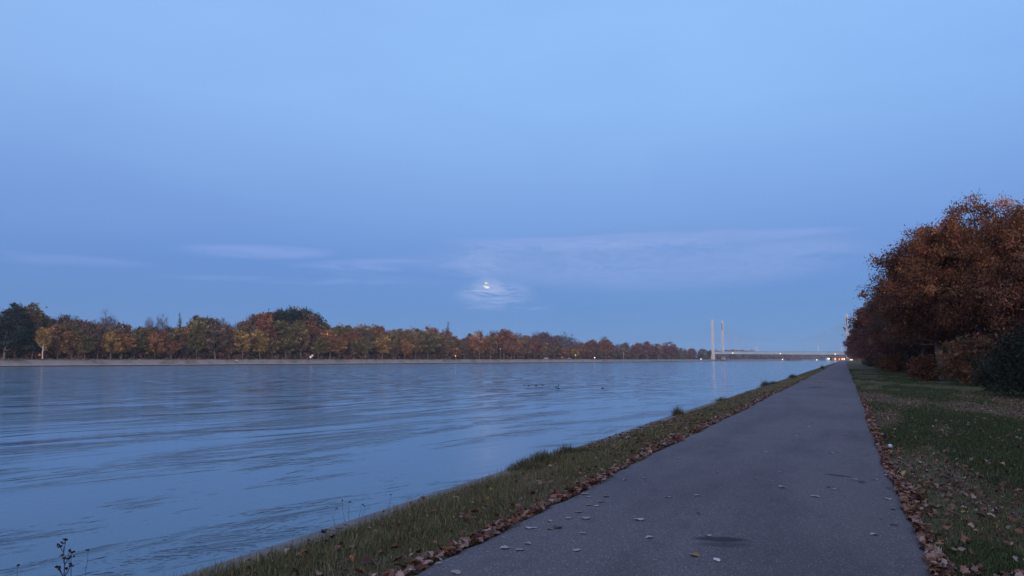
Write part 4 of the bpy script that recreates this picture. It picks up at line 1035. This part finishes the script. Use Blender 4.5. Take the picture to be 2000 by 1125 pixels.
# coots on the water
M_coot = simple('coot_feathers', (.012, .012, .015), .7, .2, 10); M_bill = simple('coot_bill', (.7, .68, .66), .5, .05)
def coot_proto():
    t = thing('coot', 'c', 'water bird', group='coots floating on the canal')
    prof_ = [(-.20, .030, .06), (-.17, .055, .055), (-.10, .085, .05), (0, .10, .045), (.08, .085, .045), (.13, .055, .07), (.145, .036, .12), (.155, .036, .155), (.17, .040, .185), (.195, .032, .19), (.215, .014, .185)]
    P = []; n = 10; Fc = []
    for x, r, z in prof_:
        for k in range(n): a = 6.283 * k / n; P.append((x, r * math.cos(a), z + r * .75 * math.sin(a)))
    for i in range(len(prof_) - 1):
        for k in range(n): q = (k + 1) % n; Fc.append((i * n + k, i * n + q, (i + 1) * n + q, (i + 1) * n + k))
    Fc += [tuple(range(n))[::-1], tuple(range(len(P) - n, len(P)))]
    MB().add(P, Fc).build('body', M_coot, t, True); MB().tube([(.205, 0, .185), (.245, 0, .175)], [.014, .004], 6).build('bill', M_bill, t); return t
ct = coot_proto()
CT = [(1024.5, 752.4, 'leftmost coot, small and faint, swimming away'), (1033, 753.8, 'second coot from the left on the canal'), (1047, 753.6, 'third coot from the left on the canal'), (1060, 753.0, 'fourth coot from the left, head raised'),
      (1086, 756.5, 'leftmost coot of the tight group of three'), (1091, 753.2, 'upper right coot of the tight group of three'), (1090.5, 758.7, 'lowest coot of the tight group of three'), (1177, 758.8, 'lone coot far right of the others')]
for i, (a, b, lab) in enumerate(CT):
    p = on_z(a, b, 0); rz = YAW + [1.5, 3.3, 2.9, 1.2, 3.1, 1.4, 3.4, .4][i]
    if i == 0: ct.location = (p[0], p[1], -.01); ct.rotation_euler = (0, 0, rz); ct.scale = (.55,) * 3; ct['label'] = lab
    else: dup(ct, (p[0], p[1], -.01), rz, .62, lab, 'coots floating on the canal')

# ------------------------------------------------------------------ haze
mh = bpy.data.materials.new('evening_haze'); mh.use_nodes = True; th = NT(mh.node_tree); th.n.remove(th.n['Principled BSDF'])
pv = th.n.new('ShaderNodeVolumePrincipled'); pv.inputs['Color'].default_value = (.80, .86, .95, 1); pv.inputs['Density'].default_value = 00.00017; pv.inputs['Anisotropy'].default_value = .2
th.l.new(pv.outputs[0], th.n['Material Output'].inputs['Volume'])
hb = MB(); hb.box((0, 1450, 35.5), (6800, 4200, 77)); hz = hb.build('haze', mh, kind='stuff'); hz['label'] = 'thin bluish evening haze over the canal and woods'; hz['category'] = 'haze'

# ------------------------------------------------------------------ moon, partly veiled by a streak of cloud
def moon_mat():
    m, t, p = new_mat('moonlight'); out = t.n['Material Output']
    tc = t.n.new('ShaderNodeTexCoord').outputs['Object']; s = t.sep(tc)
    zz = t.math('DIVIDE', s[2], MR); xx = t.math('DIVIDE', t.math('ADD', t.math('MULTIPLY', s[0], RT[0]), t.math('MULTIPLY', s[1], RT[1])), MR)
    nz = t.noise(t.comb(t.math('MULTIPLY', xx, 1.1), 0.0, t.math('MULTIPLY', zz, 2.6)), 1.3, 4, .6)
    sl = t.math('ADD', zz, t.math('MULTIPLY', xx, .35)); sl = t.math('ADD', sl, t.math('MULTIPLY', t.math('SUBTRACT', nz, .5), 1.1))
    band_ = t.math('MULTIPLY', t.rng(sl, -.50, -.25), t.rng(sl, .34, .46, 1.0, 0.0)); upper = t.math('MAXIMUM', t.rng(sl, .62, .78), t.math('MULTIPLY', t.rng(xx, -.1, .15), t.rng(sl, .1, .2)))
    cover = t.math('MAXIMUM', band_, t.math('MULTIPLY', upper, .96)); vis_ = t.math('SUBTRACT', 1.0, cover, clamp=True)
    em = t.n.new('ShaderNodeEmission'); em.inputs[0].default_value = (1, .93, .84, 1); em.inputs[1].default_value = .95
    tp = t.n.new('ShaderNodeBsdfTransparent'); mx = t.n.new('ShaderNodeMixShader'); t.put(mx.inputs[0], vis_)
    t.l.new(tp.outputs[0], mx.inputs[1]); t.l.new(em.outputs[0], mx.inputs[2]); t.l.new(mx.outputs[0], out.inputs[0]); return m
DM = 20000; d = ray(951.5, 557); d = d / np.linalg.norm(d); MR = DM * math.tan(R(.26))
mb = MB(); mb.ball((0, 0, 0), MR, 32, 20)
mo = mb.build('moon', moon_mat(), smooth=True); mo.location = tuple(CP + d * DM); mo['label'] = 'low full moon half veiled by thin cloud above the far trees'; mo['category'] = 'moon'
for o in bpy.data.objects:
    if 'H' in o: del o['H']
